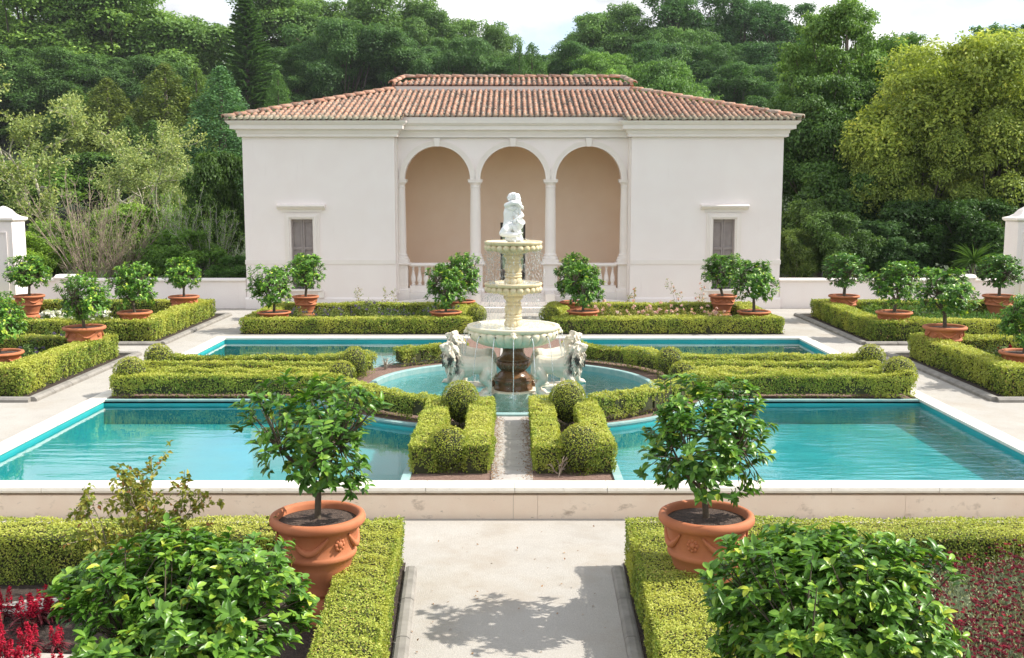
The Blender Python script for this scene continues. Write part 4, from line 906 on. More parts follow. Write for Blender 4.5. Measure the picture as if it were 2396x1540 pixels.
def caps(b,p,q,r=.10,L=.42):      # half-round hip and ridge tiles, overlapping
    p,q=np.array(p),np.array(q); D=np.linalg.norm(q-p); d=(q-p)/D; n=int(D/L); s=nrm(np.cross(d,[0,0,1])); u=np.cross(s,d); a=np.linspace(0,math.pi,8)
    for i in range(n):
        A=p+d*(D*i/n); B=p+d*(D*(i+1)/n+.05); V=[]
        for P,rr,l in ((A,r*1.12,.02),(B,r*.9,0)): V+=[P+s*rr*math.cos(t)+u*(rr*math.sin(t)+l) for t in a]
        V+=[A+s*r*.95*math.cos(t)+u*(r*.95*math.sin(t)) for t in a]
        b.add(V,[(k,k+1,9+k-0,8+k) for k in range(7)]+[(16+k,17+k,k+1,k) for k in range(7)],0,True)
def tint(me,seed,lo=.3,hi_=1):
    r=np.random.default_rng(seed); a=me.attributes.new('tint','FLOAT','FACE'); n=len(me.polygons); v=np.repeat(r.uniform(lo,hi_,n//14+1),14)[:n]; a.data.foreach_set('value',v.astype(np.float32))
for s in (-1,1):
    b=MB(); caps(b,(s*EX,EY,EZ+.05),(s*(EX-RUN),EY+RUN,EZ+RUN*SL+.05),.105); o=b.build('hip_ridge',M['tile'],rf); tint(o.data,3+s)
# clerestory box and its own small hipped roof
UX=EX-RUN; UY=EY+RUN; UZ=EZ+RUN*SL
b=MB(); b.box(-UX+.03,UX-.03,UY+.02,yb-RUN-.02,UZ-.2,UZ+.17); b.build('clerestory',M['trim'],bd,.01)
ux=UX+.06; uy=UY-.06; uz=UZ+.185; RU=1.25
def vmx(x): return np.minimum(RU,ux-np.abs(x)+.12)
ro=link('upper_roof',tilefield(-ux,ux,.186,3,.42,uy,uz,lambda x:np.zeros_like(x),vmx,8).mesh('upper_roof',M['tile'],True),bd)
b=MB(); zt=uz+RU*SL; yb2=yb-RUN+.06
b.add([(-ux,uy+.03,uz-.008),(ux,uy+.03,uz-.008),(ux-RU*.5,uy+RU,zt-.03),(-ux+RU*.5,uy+RU,zt-.03)],[(0,1,2,3)]); b.add([(-ux,yb2,uz-.008),(ux,yb2,uz-.008),(ux-RU*.5,uy+RU,zt-.03),(-ux+RU*.5,uy+RU,zt-.03)],[(0,3,2,1)])
b.add([(-ux,uy+.03,uz-.008),(-ux,yb2,uz-.008),(-ux+RU*.5,uy+RU,zt-.03)],[(0,1,2)]); b.add([(ux,uy+.03,uz-.008),(ux,yb2,uz-.008),(ux-RU*.5,uy+RU,zt-.03)],[(0,2,1)]); b.build('roof_deck',M['terra'],ro)
b=MB(); caps(b,(-ux+.32,uy+RU,zt+.04),(ux-.32,uy+RU,zt+.04),.10)
for s in (-1,1): caps(b,(s*ux,uy,uz+.05),(s*(ux-.32),uy+RU,zt+.05),.10)
o=b.build('ridge',M['tile'],ro); tint(o.data,9)
# ------------------------------------------------------------------ boundary walls and gate pillars
for s in (-1,1):
    wl=empty('boundary_wall',(s*12,BD+.05,0),0,f'low pale boundary wall with coping beside the pavilion, side of the {SB[s]}','wall')
    x0,x1=(-22+12,-hw+12-.0) if s<0 else (hw-12+.06,22-12)
    b=MB(); b.box(x0,x1,0,.30,-.02,.86); 
    for k in range(5):
        xx=x0+(x1-x0)*(k+.5)/5; b.box(xx-.004,xx+.004,-.0025,0,0,.86)
    b.build('wall_face',M['wall'],wl); b=MB(); b.profx([(-.05,.86),(-.07,.885),(-.06,.925),(0,.945),(.30,.945),(.35,.925),(.35,.86)],x0,x1); b.build('coping',M['trim'],wl)
    px=gp(163 if s<0 else 2249,720)[0]; 
    b=MB(); q=.27; cx=px-s*12
    b.box(cx-q,cx+q,-.09,.36,-.02,.95); b.box(cx-q-.07,cx+q+.07,-.16,.43,.95,1.0); b.profx([(-.13,1.0),(.0,1.07),(.28,1.07),(.40,1.0)],cx-q-.04,cx+q+.04); b.build('pier',M['trim'],wl,.01)
for s in (-1,1):
    x,y,z=at(14 if s<0 else 2384,705,32.0); x=-14.72 if s<0 else 14.9
    gpil=empty('gate_pillar',(x-s*-.0,y,0),0,f'tall pale gate pillar with swept cap at the end of the boundary wall, side of the {SB[s]}','pillar')
    b=MB(); q=.42; x0,x1=(-2*q,0) if s<0 else (0,2*q)
    b.box(x0,x1,-q,q,-.02,2.80); b.build('shaft',M['wall'],gpil,.01)
    b=MB(); xm=(x0+x1)/2; b.box(xm-.26,xm-.22,-q-.03,-q+.0,.45,2.5); b.box(xm+.22,xm+.26,-q-.03,-q,.45,2.5); b.box(xm-.22,xm+.22,-q-.03,-q,2.46,2.5); b.box(xm-.22,xm+.22,-q-.03,-q,.45,.49); b.build('panel',M['wall'],gpil)
    b=MB()
    for r,z in ((q+.02,2.80),(q+.07,2.84),(q+.07,2.90),(q-.02,2.93)): pass
    pr=[(q+.02,2.802),(q+.07,2.85),(q+.07,2.91),(q-.05,2.94),(q-.16,3.02),(q-.24,3.14),(q-.34,3.22),(.0,3.26)]
    V=[];F=[]
    for r,z in pr:
        V+=[(xm-r,-r,z),(xm+r,-r,z),(xm+r,r,z),(xm-r,r,z)]
    for j in range(len(pr)-1):
        for i in range(4): F.append((4*j+i,4*j+(i+1)%4,4*j+4+(i+1)%4,4*j+4+i))
    b.add(V,F); b.build('cap',M['trim'],gpil)
# ------------------------------------------------------------------ terracotta pots
def pot_meshes():
    b=MB(); H=[(.001,0),(.30,0),(.31,.02),(.31,.075),(.29,.09),(.325,.13),(.33,.17),(.30,.225),(.25,.245),(.245,.262),(.275,.275),(.285,.30),(.275,.322),(.30,.40),(.34,.52),(.368,.60),(.392,.612),(.402,.635),(.395,.66),(.382,.67),(.402,.78),(.418,.875),(.44,.89),(.475,.905),(.497,.93),(.50,.958),(.49,.985),(.46,1.0),(.43,.992),(.415,.97),(.412,.90)]
    b.lathe(H,64); body=b.mesh('pot',M['terra'])
    b=MB(); b.lathe([(.001,.955),(.2,.945),(.33,.94),(.411,.93)],40); soil=b.mesh('potting_soil',M['potsoil'])
    swag=[]; ros=[]
    for k in range(4):     # garland swag with rope texture
        b=MB(); a0_=k*math.pi/2+.28; pts=[]
        for t in np.linspace(0,1,15):
            a=a0_+t*1.0; z=.865-.14*math.sin(t*math.pi); r=.402+.055*(z-.72)/.14*.35; pts.append((r*math.cos(a),r*math.sin(a),z))
        b.tube(pts,.012+.022*np.sin(np.linspace(0,math.pi,15))*(1+.12*np.cos(np.arange(15)*2.6)),8); swag.append(b.mesh('swag',M['terra']))
    for k in range(4):     # rosettes between the swags
        b=MB(); a=k*math.pi/2+.03; c=np.array([.400*math.cos(a),.400*math.sin(a),.785]); u=np.array([-math.sin(a),math.cos(a),0])
        for j in range(8):
            q=j*math.pi/4; p=c+u*.045*math.cos(q)+np.array([0,0,.045*math.sin(q)]); ell(b,p,(.022,.022,.022),8)
        ell(b,c,(.035,.035,.035),10); ros.append(b.mesh('rosette',M['terra']))
    return body,soil,swag,ros
PB=pot_meshes(); pots=[]
def pot(x,y,z0,zr,dia,rz,label):
    o=empty('terracotta_pot',(x,y,z0),rz,label,'plant pot','terracotta pots with citrus trees'); s=dia; h=zr-z0; o.scale=(s,s,h)
    link('pot_body',PB[0],o); link('potting_soil',PB[1],o)
    for a_,b_ in zip(PB[2],PB[3]): link('swag',a_,o); link('rosette',b_,o)
    return o
# ------------------------------------------------------------------ citrus trees: forked trunk, twigs ending in whorls of folded leaves
def citrus(seed,w,h,stem,nt,nl,leaf,vase=.5,tm=LEAF,flat=.0,sparse=0,stemr=.035,lean=0):
    rng=np.random.default_rng(seed); tr=NB(); tips=[];dirs=[]
    top=stem+h
    fork=np.array([rng.normal(0,.03)+lean*.3,rng.normal(0,.03),stem*.85+.1*h]); base=np.array([0,0,-.06])
    tr.add(*tube_np([base,base+np.array([0,0,.05]),fork*np.array([.4,.4,.55]),fork],[stemr*1.45,stemr*1.1,stemr,stemr*.95],8))
    nlimb=5; limbs=[]
    for i in range(nlimb):
        a=2*math.pi*i/nlimb+rng.normal(0,.3); rr=w*.27*rng.uniform(.7,1.15); e=np.array([rr*math.cos(a),rr*math.sin(a),stem+h*rng.uniform(.38,.55)])
        m_=(fork+e)/2+rng.normal(0,.02,3)-np.array([0,0,.02]); pts=[fork,m_,e]; limbs.append(e); tr.add(*tube_np(pts,[stemr*.62,stemr*.48,stemr*.34],6))
    cl=[]   # lumps of the crown
    for i in range(15):
        a=2*math.pi*i*.382+rng.normal(0,.25); v=(i+.5)/15; zz=stem+h*(.10+.86*v); prof=math.sin(math.pi*min(1,(.20+.62*v)))**.8 if vase<.6 else (.55+.6*v if v<.7 else 1.1-.9*(v-.7))
        rr=w*.5*prof*rng.uniform(.55,.95); cl.append((rr*math.cos(a),rr*math.sin(a),zz,rng.uniform(.15,.23)*w))
    cl+=[(0,0,stem+h*.6,.3*w),(.08*w,.05*w,stem+h*.80,.24*w),(-.1*w,-.08*w,stem+h*.72,.25*w),(.05*w,-.2*w,stem+h*.55,.25*w),(-.02*w,-.30*w,stem+h*.40,.2*w)]; cl=np.array(cl)
    for i in range(nt):
        k=rng.integers(len(cl)); d=rdir(rng,1)[0]; d[2]=d[2]*.9+.15; r=cl[k,3]*rng.uniform(.6,1.08); p=cl[k,:3]+d*r*np.array([1,1,.85]); 
        p[2]=np.clip(p[2],stem*.55,top+.06*h*rng.random())
        out=nrm(p-np.array([0,0,stem+h*.25])); tips.append(p); dirs.append(nrm(out+np.array([0,0,.45])+rng.normal(0,.3,3)))
        l=limbs[int(np.argmin([np.linalg.norm(p-q) for q in limbs]))]
        if i%2==0: tr.add(*tube_np([l,(l+p)/2+rng.normal(0,.02,3),p],[stemr*.26,stemr*.18,stemr*.09],4))
    tips=np.array(tips);dirs=np.array(dirs); n=nt*nl
    P=np.repeat(tips,nl,0); D=np.repeat(dirs,nl,0); s=rng.random(n)
    P=P-D*(s*leaf*.95)[:,None]; side=rdir(rng,n); side=nrm(side-D*np.sum(side*D,1,keepdims=True)); op=rng.uniform(.5,1.35,n)[:,None]
    T=D*np.cos(op)+side*np.sin(op)+np.array([0,0,-.10])*(s[:,None]+.3); Nn=nrm(D*np.sin(op)-side*np.cos(op)+np.array([0,0,.35])+rng.normal(0,.15,(n,3)))
    tipyoung=np.repeat(rng.random(nt)<.16,nl)
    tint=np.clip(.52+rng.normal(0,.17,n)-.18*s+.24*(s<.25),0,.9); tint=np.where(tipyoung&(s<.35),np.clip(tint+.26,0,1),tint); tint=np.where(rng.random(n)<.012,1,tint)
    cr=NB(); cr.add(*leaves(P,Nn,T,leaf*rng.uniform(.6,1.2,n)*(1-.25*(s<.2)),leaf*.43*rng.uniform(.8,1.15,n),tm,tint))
    return tr.mesh('trunk',M['bark'],True),cr.mesh('crown',M['citrus'],True)
def place_tree(name,meshes,loc,rz,scale,label,cat,group=None,color=(1,1,1,1),parts=('trunk','crown')):
    o=empty(name,loc,rz,label,cat,group); o.scale=scale if isinstance(scale,tuple) else (scale,)*3
    for n_,me in zip(parts,meshes):
        c=link(n_,me,o); c.color=color
    return o
CG='citrus trees in terracotta pots'
CIT=[citrus(11,1.15,.86,.20,290,9,.105,tm=LEAFS),citrus(12,1.2,.95,.16,310,9,.105,tm=LEAFS),citrus(13,1.1,.85,.24,280,9,.10,tm=LEAFS),citrus(14,1.2,.9,.14,340,9,.10,tm=LEAFS)]
# (name hint, pot centre px, D', pot diameter, crown x0,x1,ytop,ybot, prototype)
def wl(i): return ['red cockscomb side','dark red carnation side'][i]
POTS=[((68,690),30.5,.86,(5,115,602,684),0,'in the white-flowered bed by the pale gate pillar'),
((197,763),23.0,.90,(130,256,643,758),1,'at the back corner of the blue-flowered bed'),
((315,728),26.6,.86,(252,370,618,716),3,'at the front hedge corner of the white-flowered bed'),
((430,692),30.5,.88,(385,478,606,688),0,'in the white-flowered bed close to the building'),
((-2,822),20.2,.88,(-62,68,690,806),1,'cut by the picture edge in the blue-flowered bed'),
((641,729),28.3,.90,(585,696,624,722),1,'at the outer front corner of the mauve-flowered pavilion bed'),
((715,692),31.0,.78,(667,765,597,686),2,'before the shuttered window by the mauve-flowered bed'),
((1043,728),28.3,.87,(990,1098,622,720),3,'at the inner front corner of the mauve-flowered pavilion bed'),
((1080,703),31.2,.82,(1012,1116,597,695),3,'behind another beside the steps, mauve-flowered bed'),
((1342,705),31.2,.82,(1300,1396,598,700),3,'behind another beside the steps, pink rose bed'),
((1364,726),28.3,.88,(1306,1419,618,720),3,'at the inner front corner of the pink rose bed'),
((1691,690),31.0,.82,(1636,1742,596,684),2,'tall, before the shuttered window by the pink rose bed'),
((1764,727),28.3,.90,(1705,1826,614,718),0,'at the outer front corner of the pink rose bed'),
((1975,690),30.5,.88,(1918,2032,594,682),2,'in the green herb bed close to the building'),
((2092,728),26.6,.90,(2028,2152,616,716),0,'at the front hedge corner of the green herb bed'),
((2211,762),23.0,.92,(2128,2282,632,758),0,'at the back corner of the pink-flowered side bed'),
((2338,690),30.5,.92,(2285,2400,597,680),2,'dark crowned, in the herb bed by the gate pillar'),
((2396,822),20.2,.90,(2334,2450,692,808),1,'cut by the picture edge in the pink-flowered side bed')]
for i,((px,py),D,dia,(x0,x1,yt,yb_),k,where) in enumerate(POTS):
    x,y,zr=at(px,py,D); pot(x,y,0,zr,dia,i*1.3,f'terracotta pot {where}'.replace('dark crowned, ',''))
    W=(x1-x0)*D*CP/FPX; xc,_,zt=at((x0+x1)/2,yt,D); H=zt-zr; wp,hp=[(1.2,1.06),(1.25,1.11),(1.15,1.09),(1.25,1.04)][k]
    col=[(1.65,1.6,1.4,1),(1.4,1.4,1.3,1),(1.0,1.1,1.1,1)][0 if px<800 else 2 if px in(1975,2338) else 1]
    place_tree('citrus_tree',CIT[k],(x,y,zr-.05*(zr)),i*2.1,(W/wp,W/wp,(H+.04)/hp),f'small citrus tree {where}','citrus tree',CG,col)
# the two big urns of the lower beds and the two bushes closest to the viewer
NEARC=[(((743,1200),10.04,(568,932,912,1165)),citrus(21,1.38,1.02,.25,250,9,.108,vase=.8,stemr=.03),'beside the yellowing rose, red cockscomb side'),
       (((1653,1198),10.04,(1500,1800,905,1165)),citrus(22,1.18,1.08,.19,290,9,.105,vase=.4,stemr=.03),'beside the gravel walk, dark red carnation side')]
for i,(((px,py),D,(x0,x1,yt,yb_)),me,where) in enumerate(NEARC):
    x,y,zr=at(px,py,D); pot(x,y,LZ+.01,zr,.90,.72 if i==0 else -.55,f'large terracotta urn with swags {where}')
    place_tree('citrus_tree',me,(x,y,zr-.06),0,(1,1,1),f'open citrus in the large urn {where}','citrus tree',CG,(1.25,1.25,1.1,1))
for i,((px,pyt),D,W,seed,where) in enumerate((((425,1262),6.55,1.34,31,'by the cockscombs, before the rose'),((1955,1252),6.55,1.46,32,'overlapping the dark red carnations'))):
    x,y,zt=at(px,pyt,D); me=citrus(seed,W,1.06,.18,950,11,.092,vase=.4,stemr=.03)
    pot(x,y,LZ+.01,zt-1.26,.90,.3,f'terracotta urn under the broad citrus bush {where}')
    place_tree('citrus_tree',me,(x,y,zt-1.30),0,(1,1,1),f'broad bushy citrus with large glossy leaves {where}','citrus tree',CG,(1.4,1.32,1.1,1))
# ------------------------------------------------------------------ flower beds
def bush(seed,w,h,n,leaf,mats,flowers=0,fm=1,fr=.04,stems=6,stemm=None,fl_top=True,tm=DIA):
    rng=np.random.default_rng(seed); nb=NB(); 
    for i in range(stems):
        a=rng.uniform(0,6.28); e=np.array([w*.4*math.cos(a)*rng.random(),w*.4*math.sin(a)*rng.random(),h*rng.uniform(.7,1.0)]); m_=e*.5+rng.normal(0,.03*w,3); nb.add(*tube_np([(0,0,0),m_,e],[.010,.008,.004],4),.1)
    d=rdir(rng,n); d[:,2]=np.abs(d[:,2]); r=rng.uniform(.35,1,n)**.6*(1+wob(d,seed,.22,3)); P=d*r[:,None]*np.array([w/2,w/2,h*.95])+np.array([0,0,.03])
    nb.add(*leaves(P,d+rng.normal(0,.6,(n,3))+np.array([0,0,.4]),rdir(rng,n)+np.array([0,0,.2]),leaf*rng.uniform(.6,1.3,n),leaf*.6,tm,np.clip(rng.normal(.5,.25,n),0,1)))
    me=nb.mesh('bush',mats[0]); fme=None
    if flowers:
        fb=NB()
        for i in range(flowers):
            d=rdir(rng,1)[0]; d[2]=abs(d[2])*.8+.25; p=nrm(d)*np.array([w/2,w/2,h])*rng.uniform(.92,1.1); k=16
            dd=rdir(rng,k); dd[:,2]=np.abs(dd[:,2]); fb.add(*leaves(np.tile(p,(k,1))+dd*fr*.3,dd+rng.normal(0,.3,(k,3)),dd+rng.normal(0,.7,(k,3)),fr*rng.uniform(.7,1.1,k),fr*.8,DIA,rng.random(k)))
        fme=fb.mesh('blossoms',mats[1])
    return me,fme
def put(name,bm_,x,y,z,rz,s,label,cat,group,color=(1,1,1,1)):
    o=link(name,bm_[0],loc=(x,y,z)); o.rotation_euler=(0,0,rz); o.scale=(s,)*3; o.color=color; tag(o,label,cat,group)
    if bm_[1]: f=link('blossoms',bm_[1],o); f['kind']='thing'
    return o
rng=np.random.default_rng(77)
mv=bush(1,.85,.55,1500,.045,(M['bedleaf'],M['mauve']),16,fr=.045)
mvs=['yellow-green mauve-flowered bush by the outer corner pot','second mauve-flowered bush from the outer corner pot','mauve-flowered bush below the shuttered window','mauve-flowered bush in the middle of its bed, near a dark stake','mauve-flowered bush just past the middle stake','mauve-flowered bush before the loggia corner','darker mauve-flowered bush near the inner pots','mauve-flowered bush beside the inner corner pot']
for i in range(8): put('flowering_bush',mv,-5.9+i*.62+rng.normal(0,.06),9.2+rng.normal(0,.45),.01,rng.uniform(0,6),rng.uniform(.85,1.12),mvs[i],'flower bush','mauve-flowered bushes',(1.3,1.15,1,1) if i<4 else (.9,.95,1,1))
for i,x in enumerate((-4.35,-2.95,-2.1)): 
    b=MB(); b.tube([(0,0,0),(0,0,.62)],.018,8); tag(b.build('garden_stake',M['iron'],loc=(x,8.6+.3*i,0)),('dark stake in the mauve bed below the window wall','dark stake in the middle of the mauve bed','dark stake in the mauve bed towards the steps')[i],'garden stake')
pk=bush(2,.95,.58,1300,.042,(M['roseleaf'],M['pink']),13,fr=.055)
pks=['pink rose bush beside the inner corner pot','tall pink rose bush with pale blooms near the inner pots','pink rose bush before the loggia corner','pink rose bush with a pale cluster in the middle of its bed','pink rose bush past the middle of its bed','yellowing rose bush below the wing wall','reddish-tipped rose bush next to the tall pot','rose bush at the foot of the tall pot']
for i in range(8): put('rose_bush',pk,2.2+i*.50+rng.normal(0,.06),9.0+rng.normal(0,.45),.01,rng.uniform(0,6),rng.uniform(.8,1.12),pks[i],'rose bush','pink rose bushes',(1,1,1,1))
def sprays(name,x,y,z,H,seed,label,n=3,mt='roseleaf',leaf=.03,spread=.25,dens=26,bl=None,cat='plant',stem='twig',rad=.006,tm=DIA):
    rng=np.random.default_rng(seed); nb=NB(); lv=NB(); fl=NB()
    for i in range(n):
        d=nrm(np.array([rng.normal(0,spread),rng.normal(0,spread),1.])); p=np.array([rng.normal(0,.03),rng.normal(0,.03),0]); pts=[p]; L=H*rng.uniform(.65,1)
        for k in range(7): d=nrm(d+rng.normal(0,.13,3)); p=p+d*L/7; pts.append(p)
        nb.add(*tube_np(pts,np.linspace(rad,rad*.4,8),5)); pts=np.array(pts)
        subs=[(pts[k],nrm(nrm(rdir(rng,1)[0]+np.array([0,0,.5]))),L*rng.uniform(.14,.3)) for k in (2,3,3,4,4,5,5,6,6)]+[(pts[-2],d,L*.12)]
        for q,dd,l in subs:
            nb.add(*tube_np([q,q+dd*l*.5,q+dd*l],[rad*.5,rad*.35,rad*.2],4)); m_=max(4,int(dens*.35)); t=rng.uniform(.2,1.05,m_)[:,None]; P=q+dd*l*t+rng.normal(0,leaf*.3,(m_,3))
            lv.add(*leaves(P,rdir(rng,m_)+np.array([0,0,.9]),rdir(rng,m_),leaf*rng.uniform(.7,1.3,m_),leaf*.65,tm,np.clip(rng.normal(.5,.28,m_),0,1)))
            if bl and rng.random()<.55:
                k_=12; dd2=rdir(rng,k_); fl.add(*leaves(np.tile(q+dd*l,(k_,1)),dd2,dd2+rng.normal(0,.5,(k_,3)),bl[1],bl[1]*.8,DIA,rng.random(k_)))
    o=empty(name,(x,y,z),0,label,cat); link('stems',nb.mesh('stems',M[stem]),o); link('leaves',lv.mesh('leaves',M[mt]),o)
    if fl.n: link('blossoms',fl.mesh('blossoms',M[bl[0]]),o)
    return o
for i,(px,py,H) in enumerate(((1480,688,.75),(1585,690,.85),(1645,694,.7),(835,690,.7),(905,685,.85))):
    x,y=gp(px,735 if px>1000 else 738); sprays('rose_spray',x,y,.0,H+.25,400+i,('tall thin rose shoot with pale blooms near the loggia corner','tall thin rose shoot below the wing wall, pink bed','thin rose shoot beside the tall pot','thin tall shoot among the mauve bushes, near the window pot','thin tall shoot in the middle of the mauve bed')[i],2,leaf=.05,dens=16,bl=('pink',.05) if i<3 else None)
# big yellowing rose behind the bushy citrus
x,y,z=at(330,1330,10.35); sprays('rose_bush',x,y,LZ,1.55,500,'tall straggly rose with yellowing leaves and bare thin stems before the clipped hedge',12,leaf=.06,spread=.30,dens=66,cat='rose bush',rad=.007,tm=LEAFS)
x,y,z=at(500,1330,9.9); sprays('rose_bush',x,y,LZ,1.15,501,'lower yellowing rose leaning towards the large urn',7,leaf=.055,spread=.35,dens=50,cat='rose bush',rad=.006,tm=LEAFS)
# white flowers, herbs, pink flowers, blue flowers in the side beds
wh=bush(3,.7,.38,500,.10,(M['bedleaf'],M['white']),22,fr=.085)
for i,(px,py) in enumerate(((120,742),(160,738),(235,742),(275,724),(355,722),(385,716),(215,730))):
    x,y=gp(px,py+18); put('white_flower_clump',wh,x,y,0,i*1.1,1.0,('white flower clump beside the tall pot by the gate pillar','white flower clump in the middle of its bed','white flower clump behind the corner citrus of the next bed','white flower clump next to the hedge-corner pot','white flower clump past the hedge-corner pot','white flower clump by the end of the bed hedge','white flower clump showing through the citrus crown')[i],'flowers','white flowers in the side bed',(1.2,1.2,1,1))
rng=np.random.default_rng(88); n=9000
P=np.stack([rng.uniform(9.6,17.5,n),rng.uniform(6.5,10.8,n),np.zeros(n)],1); hgt=.22+.14*wob(P,5,1,1.4)+rng.normal(0,.05,n); P[:,2]=np.maximum(.03,hgt*rng.random(n)**.4)
o=link('herb_bed',(lambda V,F,t:np_mesh('herb_bed',V,F,M['bedleaf'],None,{'tint':t}))(*leaves(P,rdir(rng,n)+np.array([0,-.4,.5]),rdir(rng,n)*.5+np.array([0,0,1.]),.10*rng.uniform(.6,1.3,n),.04,DIA,np.clip(rng.normal(.5,.25,n),0,1)))); o.color=(.8,1.1,.8,1); tag(o,'feathery green herbs covering the side bed soil','herbs',kind='stuff')
fn=bush(4,.8,.55,900,.09,(M['bedleaf'],None)); 
x,y=gp(2035,748); put('leafy_plant',fn,x,y,0,0,1.0,'bright green leafy plant by the hedge corner of the herb bed','plant',None,(1.5,1.6,1.1,1))
for i in range(4):
    x,y=gp(2130+i*22,735); b=NB(); b.add(*tube_np([(0,0,0),(.01,0,.3),(0,0,.52)],[.008,.007,.006],5)); o=empty('allium',(x,y,.0),0,'single pale round allium head on a thin stalk in the herb bed','allium','pale alliums in the herb bed'); link('stem',b.mesh('stem',M['bedleaf']),o)
    r2=np.random.default_rng(i); d=rdir(r2,60); fb=NB(); fb.add(*leaves(d*.02+np.array([0,0,.54]),d+r2.normal(0,.4,(60,3)),d+r2.normal(0,.4,(60,3)),.04,.02,DIA,.5)); link('flower_head',fb.mesh('flower_head',M['white']),o)
pf=bush(6,.6,.36,600,.06,(M['bedleaf'],M['carn']),10,fr=.06); pw_=bush(7,.6,.36,600,.06,(M['bedleaf'],M['white']),12,fr=.06)
for i,(px,py) in enumerate(((2262,838),(2300,842),(2345,850))): 
    x,y=gp(px,py); put('flowering_bush',(pf,pw_,pf)[i],x,y,0,i,1,('red-flowered low bush behind the hedge corner pot','white-flowered low bush in the pink-flowered bed','red-flowered low bush near the pot cut by the picture edge')[i],'flower bush',None)
bf=bush(8,.8,.40,800,.07,(M['bedleaf'],M['mauve']),8,fr=.05)
for i,(px,py) in enumerate(((120,822),(170,812),(85,845),(60,858))):
    x,y=gp(px,py); put('flowering_bush',bf,x,y,0,i,1.0,('low blue-flowered bush in the middle of its bed','low blue-flowered bush by the corner pot','low blue-flowered bush near the pot cut by the edge','low green bush nearest the wide hedge corner')[i],'flower bush',None,(.9,1,.9,1))
# cockscombs: maroon tuft with crimson plumes
def cockscomb(seed):
    r=np.random.default_rng(seed); lf=NB(); n=34; a=r.uniform(0,6.28,n); d=np.stack([np.cos(a),np.sin(a),r.uniform(.0,.8,n)],1); P=np.stack([.02*np.cos(a),.02*np.sin(a),r.uniform(.02,.13,n)],1)
    lf.add(*leaves(P,np.stack([-np.cos(a)*.3,-np.sin(a)*.3,np.ones(n)],1),d,r.uniform(.09,.16,n),.028,leaf_tmpl(.1,.55),np.clip(r.normal(.5,.3,n),0,1)))
    pl=[]
    for k in range(4):
        a=r.uniform(0,6.28); b0=np.array([.06*math.cos(a)*(k>0),.06*math.sin(a)*(k>0),.12]); H=r.uniform(.13,.24)*(1.2 if k==0 else .85); m_=170; t=r.random(m_); q=r.uniform(0,6.28,m_); rr=.028*(1-t**1.5)*r.uniform(.6,1.1,m_)+.003
        P=b0+np.stack([rr*np.cos(q)+.02*t*math.cos(a),rr*np.sin(q)+.02*t*math.sin(a),t*H],1); D=np.stack([np.cos(q),np.sin(q),np.full(m_,1.1)],1); f=NB(); f.add(*leaves(P,D+r.normal(0,.4,(m_,3)),D,.026,.014,DIA,r.random(m_)))
        f.add(*tube_np([(0,0,.0),b0],[.006,.005],5),.1); pl.append(f.mesh('plume',M['celosia']))
    return lf.mesh('cockscomb_leaves',M['celleaf']),pl
CK=[cockscomb(1),cockscomb(2),cockscomb(3)]
CKL=[((5,1400),'cockscomb cut by the picture edge beside the upper stone slab',1.3),((58,1418),'cockscomb standing before the upper stone slab',1.2),((92,1405),'double-plumed cockscomb against the upper stone slab',1.25),((70,1478),'dark-leaved cockscomb in the middle of the soil',1.15),((112,1395),'full crimson cockscomb next to the citrus leaves and slab',1.25),((160,1392),'cockscomb half hidden by the citrus leaves at the slab end',1.0),((8,1510),'low cockscomb cut by the picture edge by the lower slab',1.2),((66,1535),'tall-plumed cockscomb before the lower stone slab',1.3),((128,1545),'small cockscomb under the lowest citrus leaves',1.0),((135,1470),'cockscomb in shade of the citrus leaves',.9),((-2,1460),'maroon-leaved cockscomb at the picture edge, mid bed',1.25),((100,1562),'cockscomb at the bottom edge below the lower slab',1.1)]
for i,((px,py),lab,s) in enumerate(CKL):
    x,y=gp(px,py+58,LZ); s*=.80; o=empty('cockscomb',(x,y,LZ+.012),i*1.7,lab,'flower','crimson cockscombs'); o.scale=(s,s,s); link('leaves',CK[i%3][0],o)
    for me in CK[i%3][1]: link('plume',me,o)
# curved stone slabs of the bed edging
for i,(pts,lab) in enumerate((([(-30,1416),(60,1400),(190,1393),(190,1408),(70,1426),(-30,1442)],'curved pale stone slab behind the cockscombs'),([(-30,1538),(80,1524),(250,1532),(250,1552),(70,1546),(-30,1562)],'curved pale stone slab in front of the cockscombs'))):
    b=MB(); b.prism([gp(px,py,LZ+.06) for px,py in pts][::-1],LZ-.02,LZ+.05); tag(b.build('stone_slab',M['slab'],bevel=.008),lab,'stone slab','curved stone slabs edging the flower bed')
# carnations: thin grey stems with blooms, a mass nobody could count
rng=np.random.default_rng(91); nst=4200; nb=NB()
x0,y0=gp(2190,1350,LZ); P=[];
px=rng.uniform(2120,2520,nst); py=rng.uniform(1385,1640,nst); XY=np.array([gp(a,b_,LZ) for a,b_ in zip(px,py)]); n=nst
H=rng.uniform(.20,.44,n)+.12*(px>2330)*(py<1450); B=np.stack([XY[:,0],XY[:,1],np.full(n,LZ)],1); lean=rng.normal(0,.10,(n,2)); TP_=B+np.stack([lean[:,0],lean[:,1],H],1)
side=rdir(rng,n)
nb.add(*leaves(B,side,TP_-B,np.linalg.norm(TP_-B,axis=1),.006,DIA,np.clip(rng.normal(.45,.2,n),0,.8)))
m_=n*3; idx=np.repeat(np.arange(n),3); t=rng.uniform(.15,.85,m_)[:,None]; P=B[idx]+(TP_-B)[idx]*t; nb.add(*leaves(P,rdir(rng,m_),rdir(rng,m_)*.6+np.array([0,0,1.]),rng.uniform(.04,.09,m_),.008,DIA,np.clip(rng.normal(.5,.25,m_),0,1)))
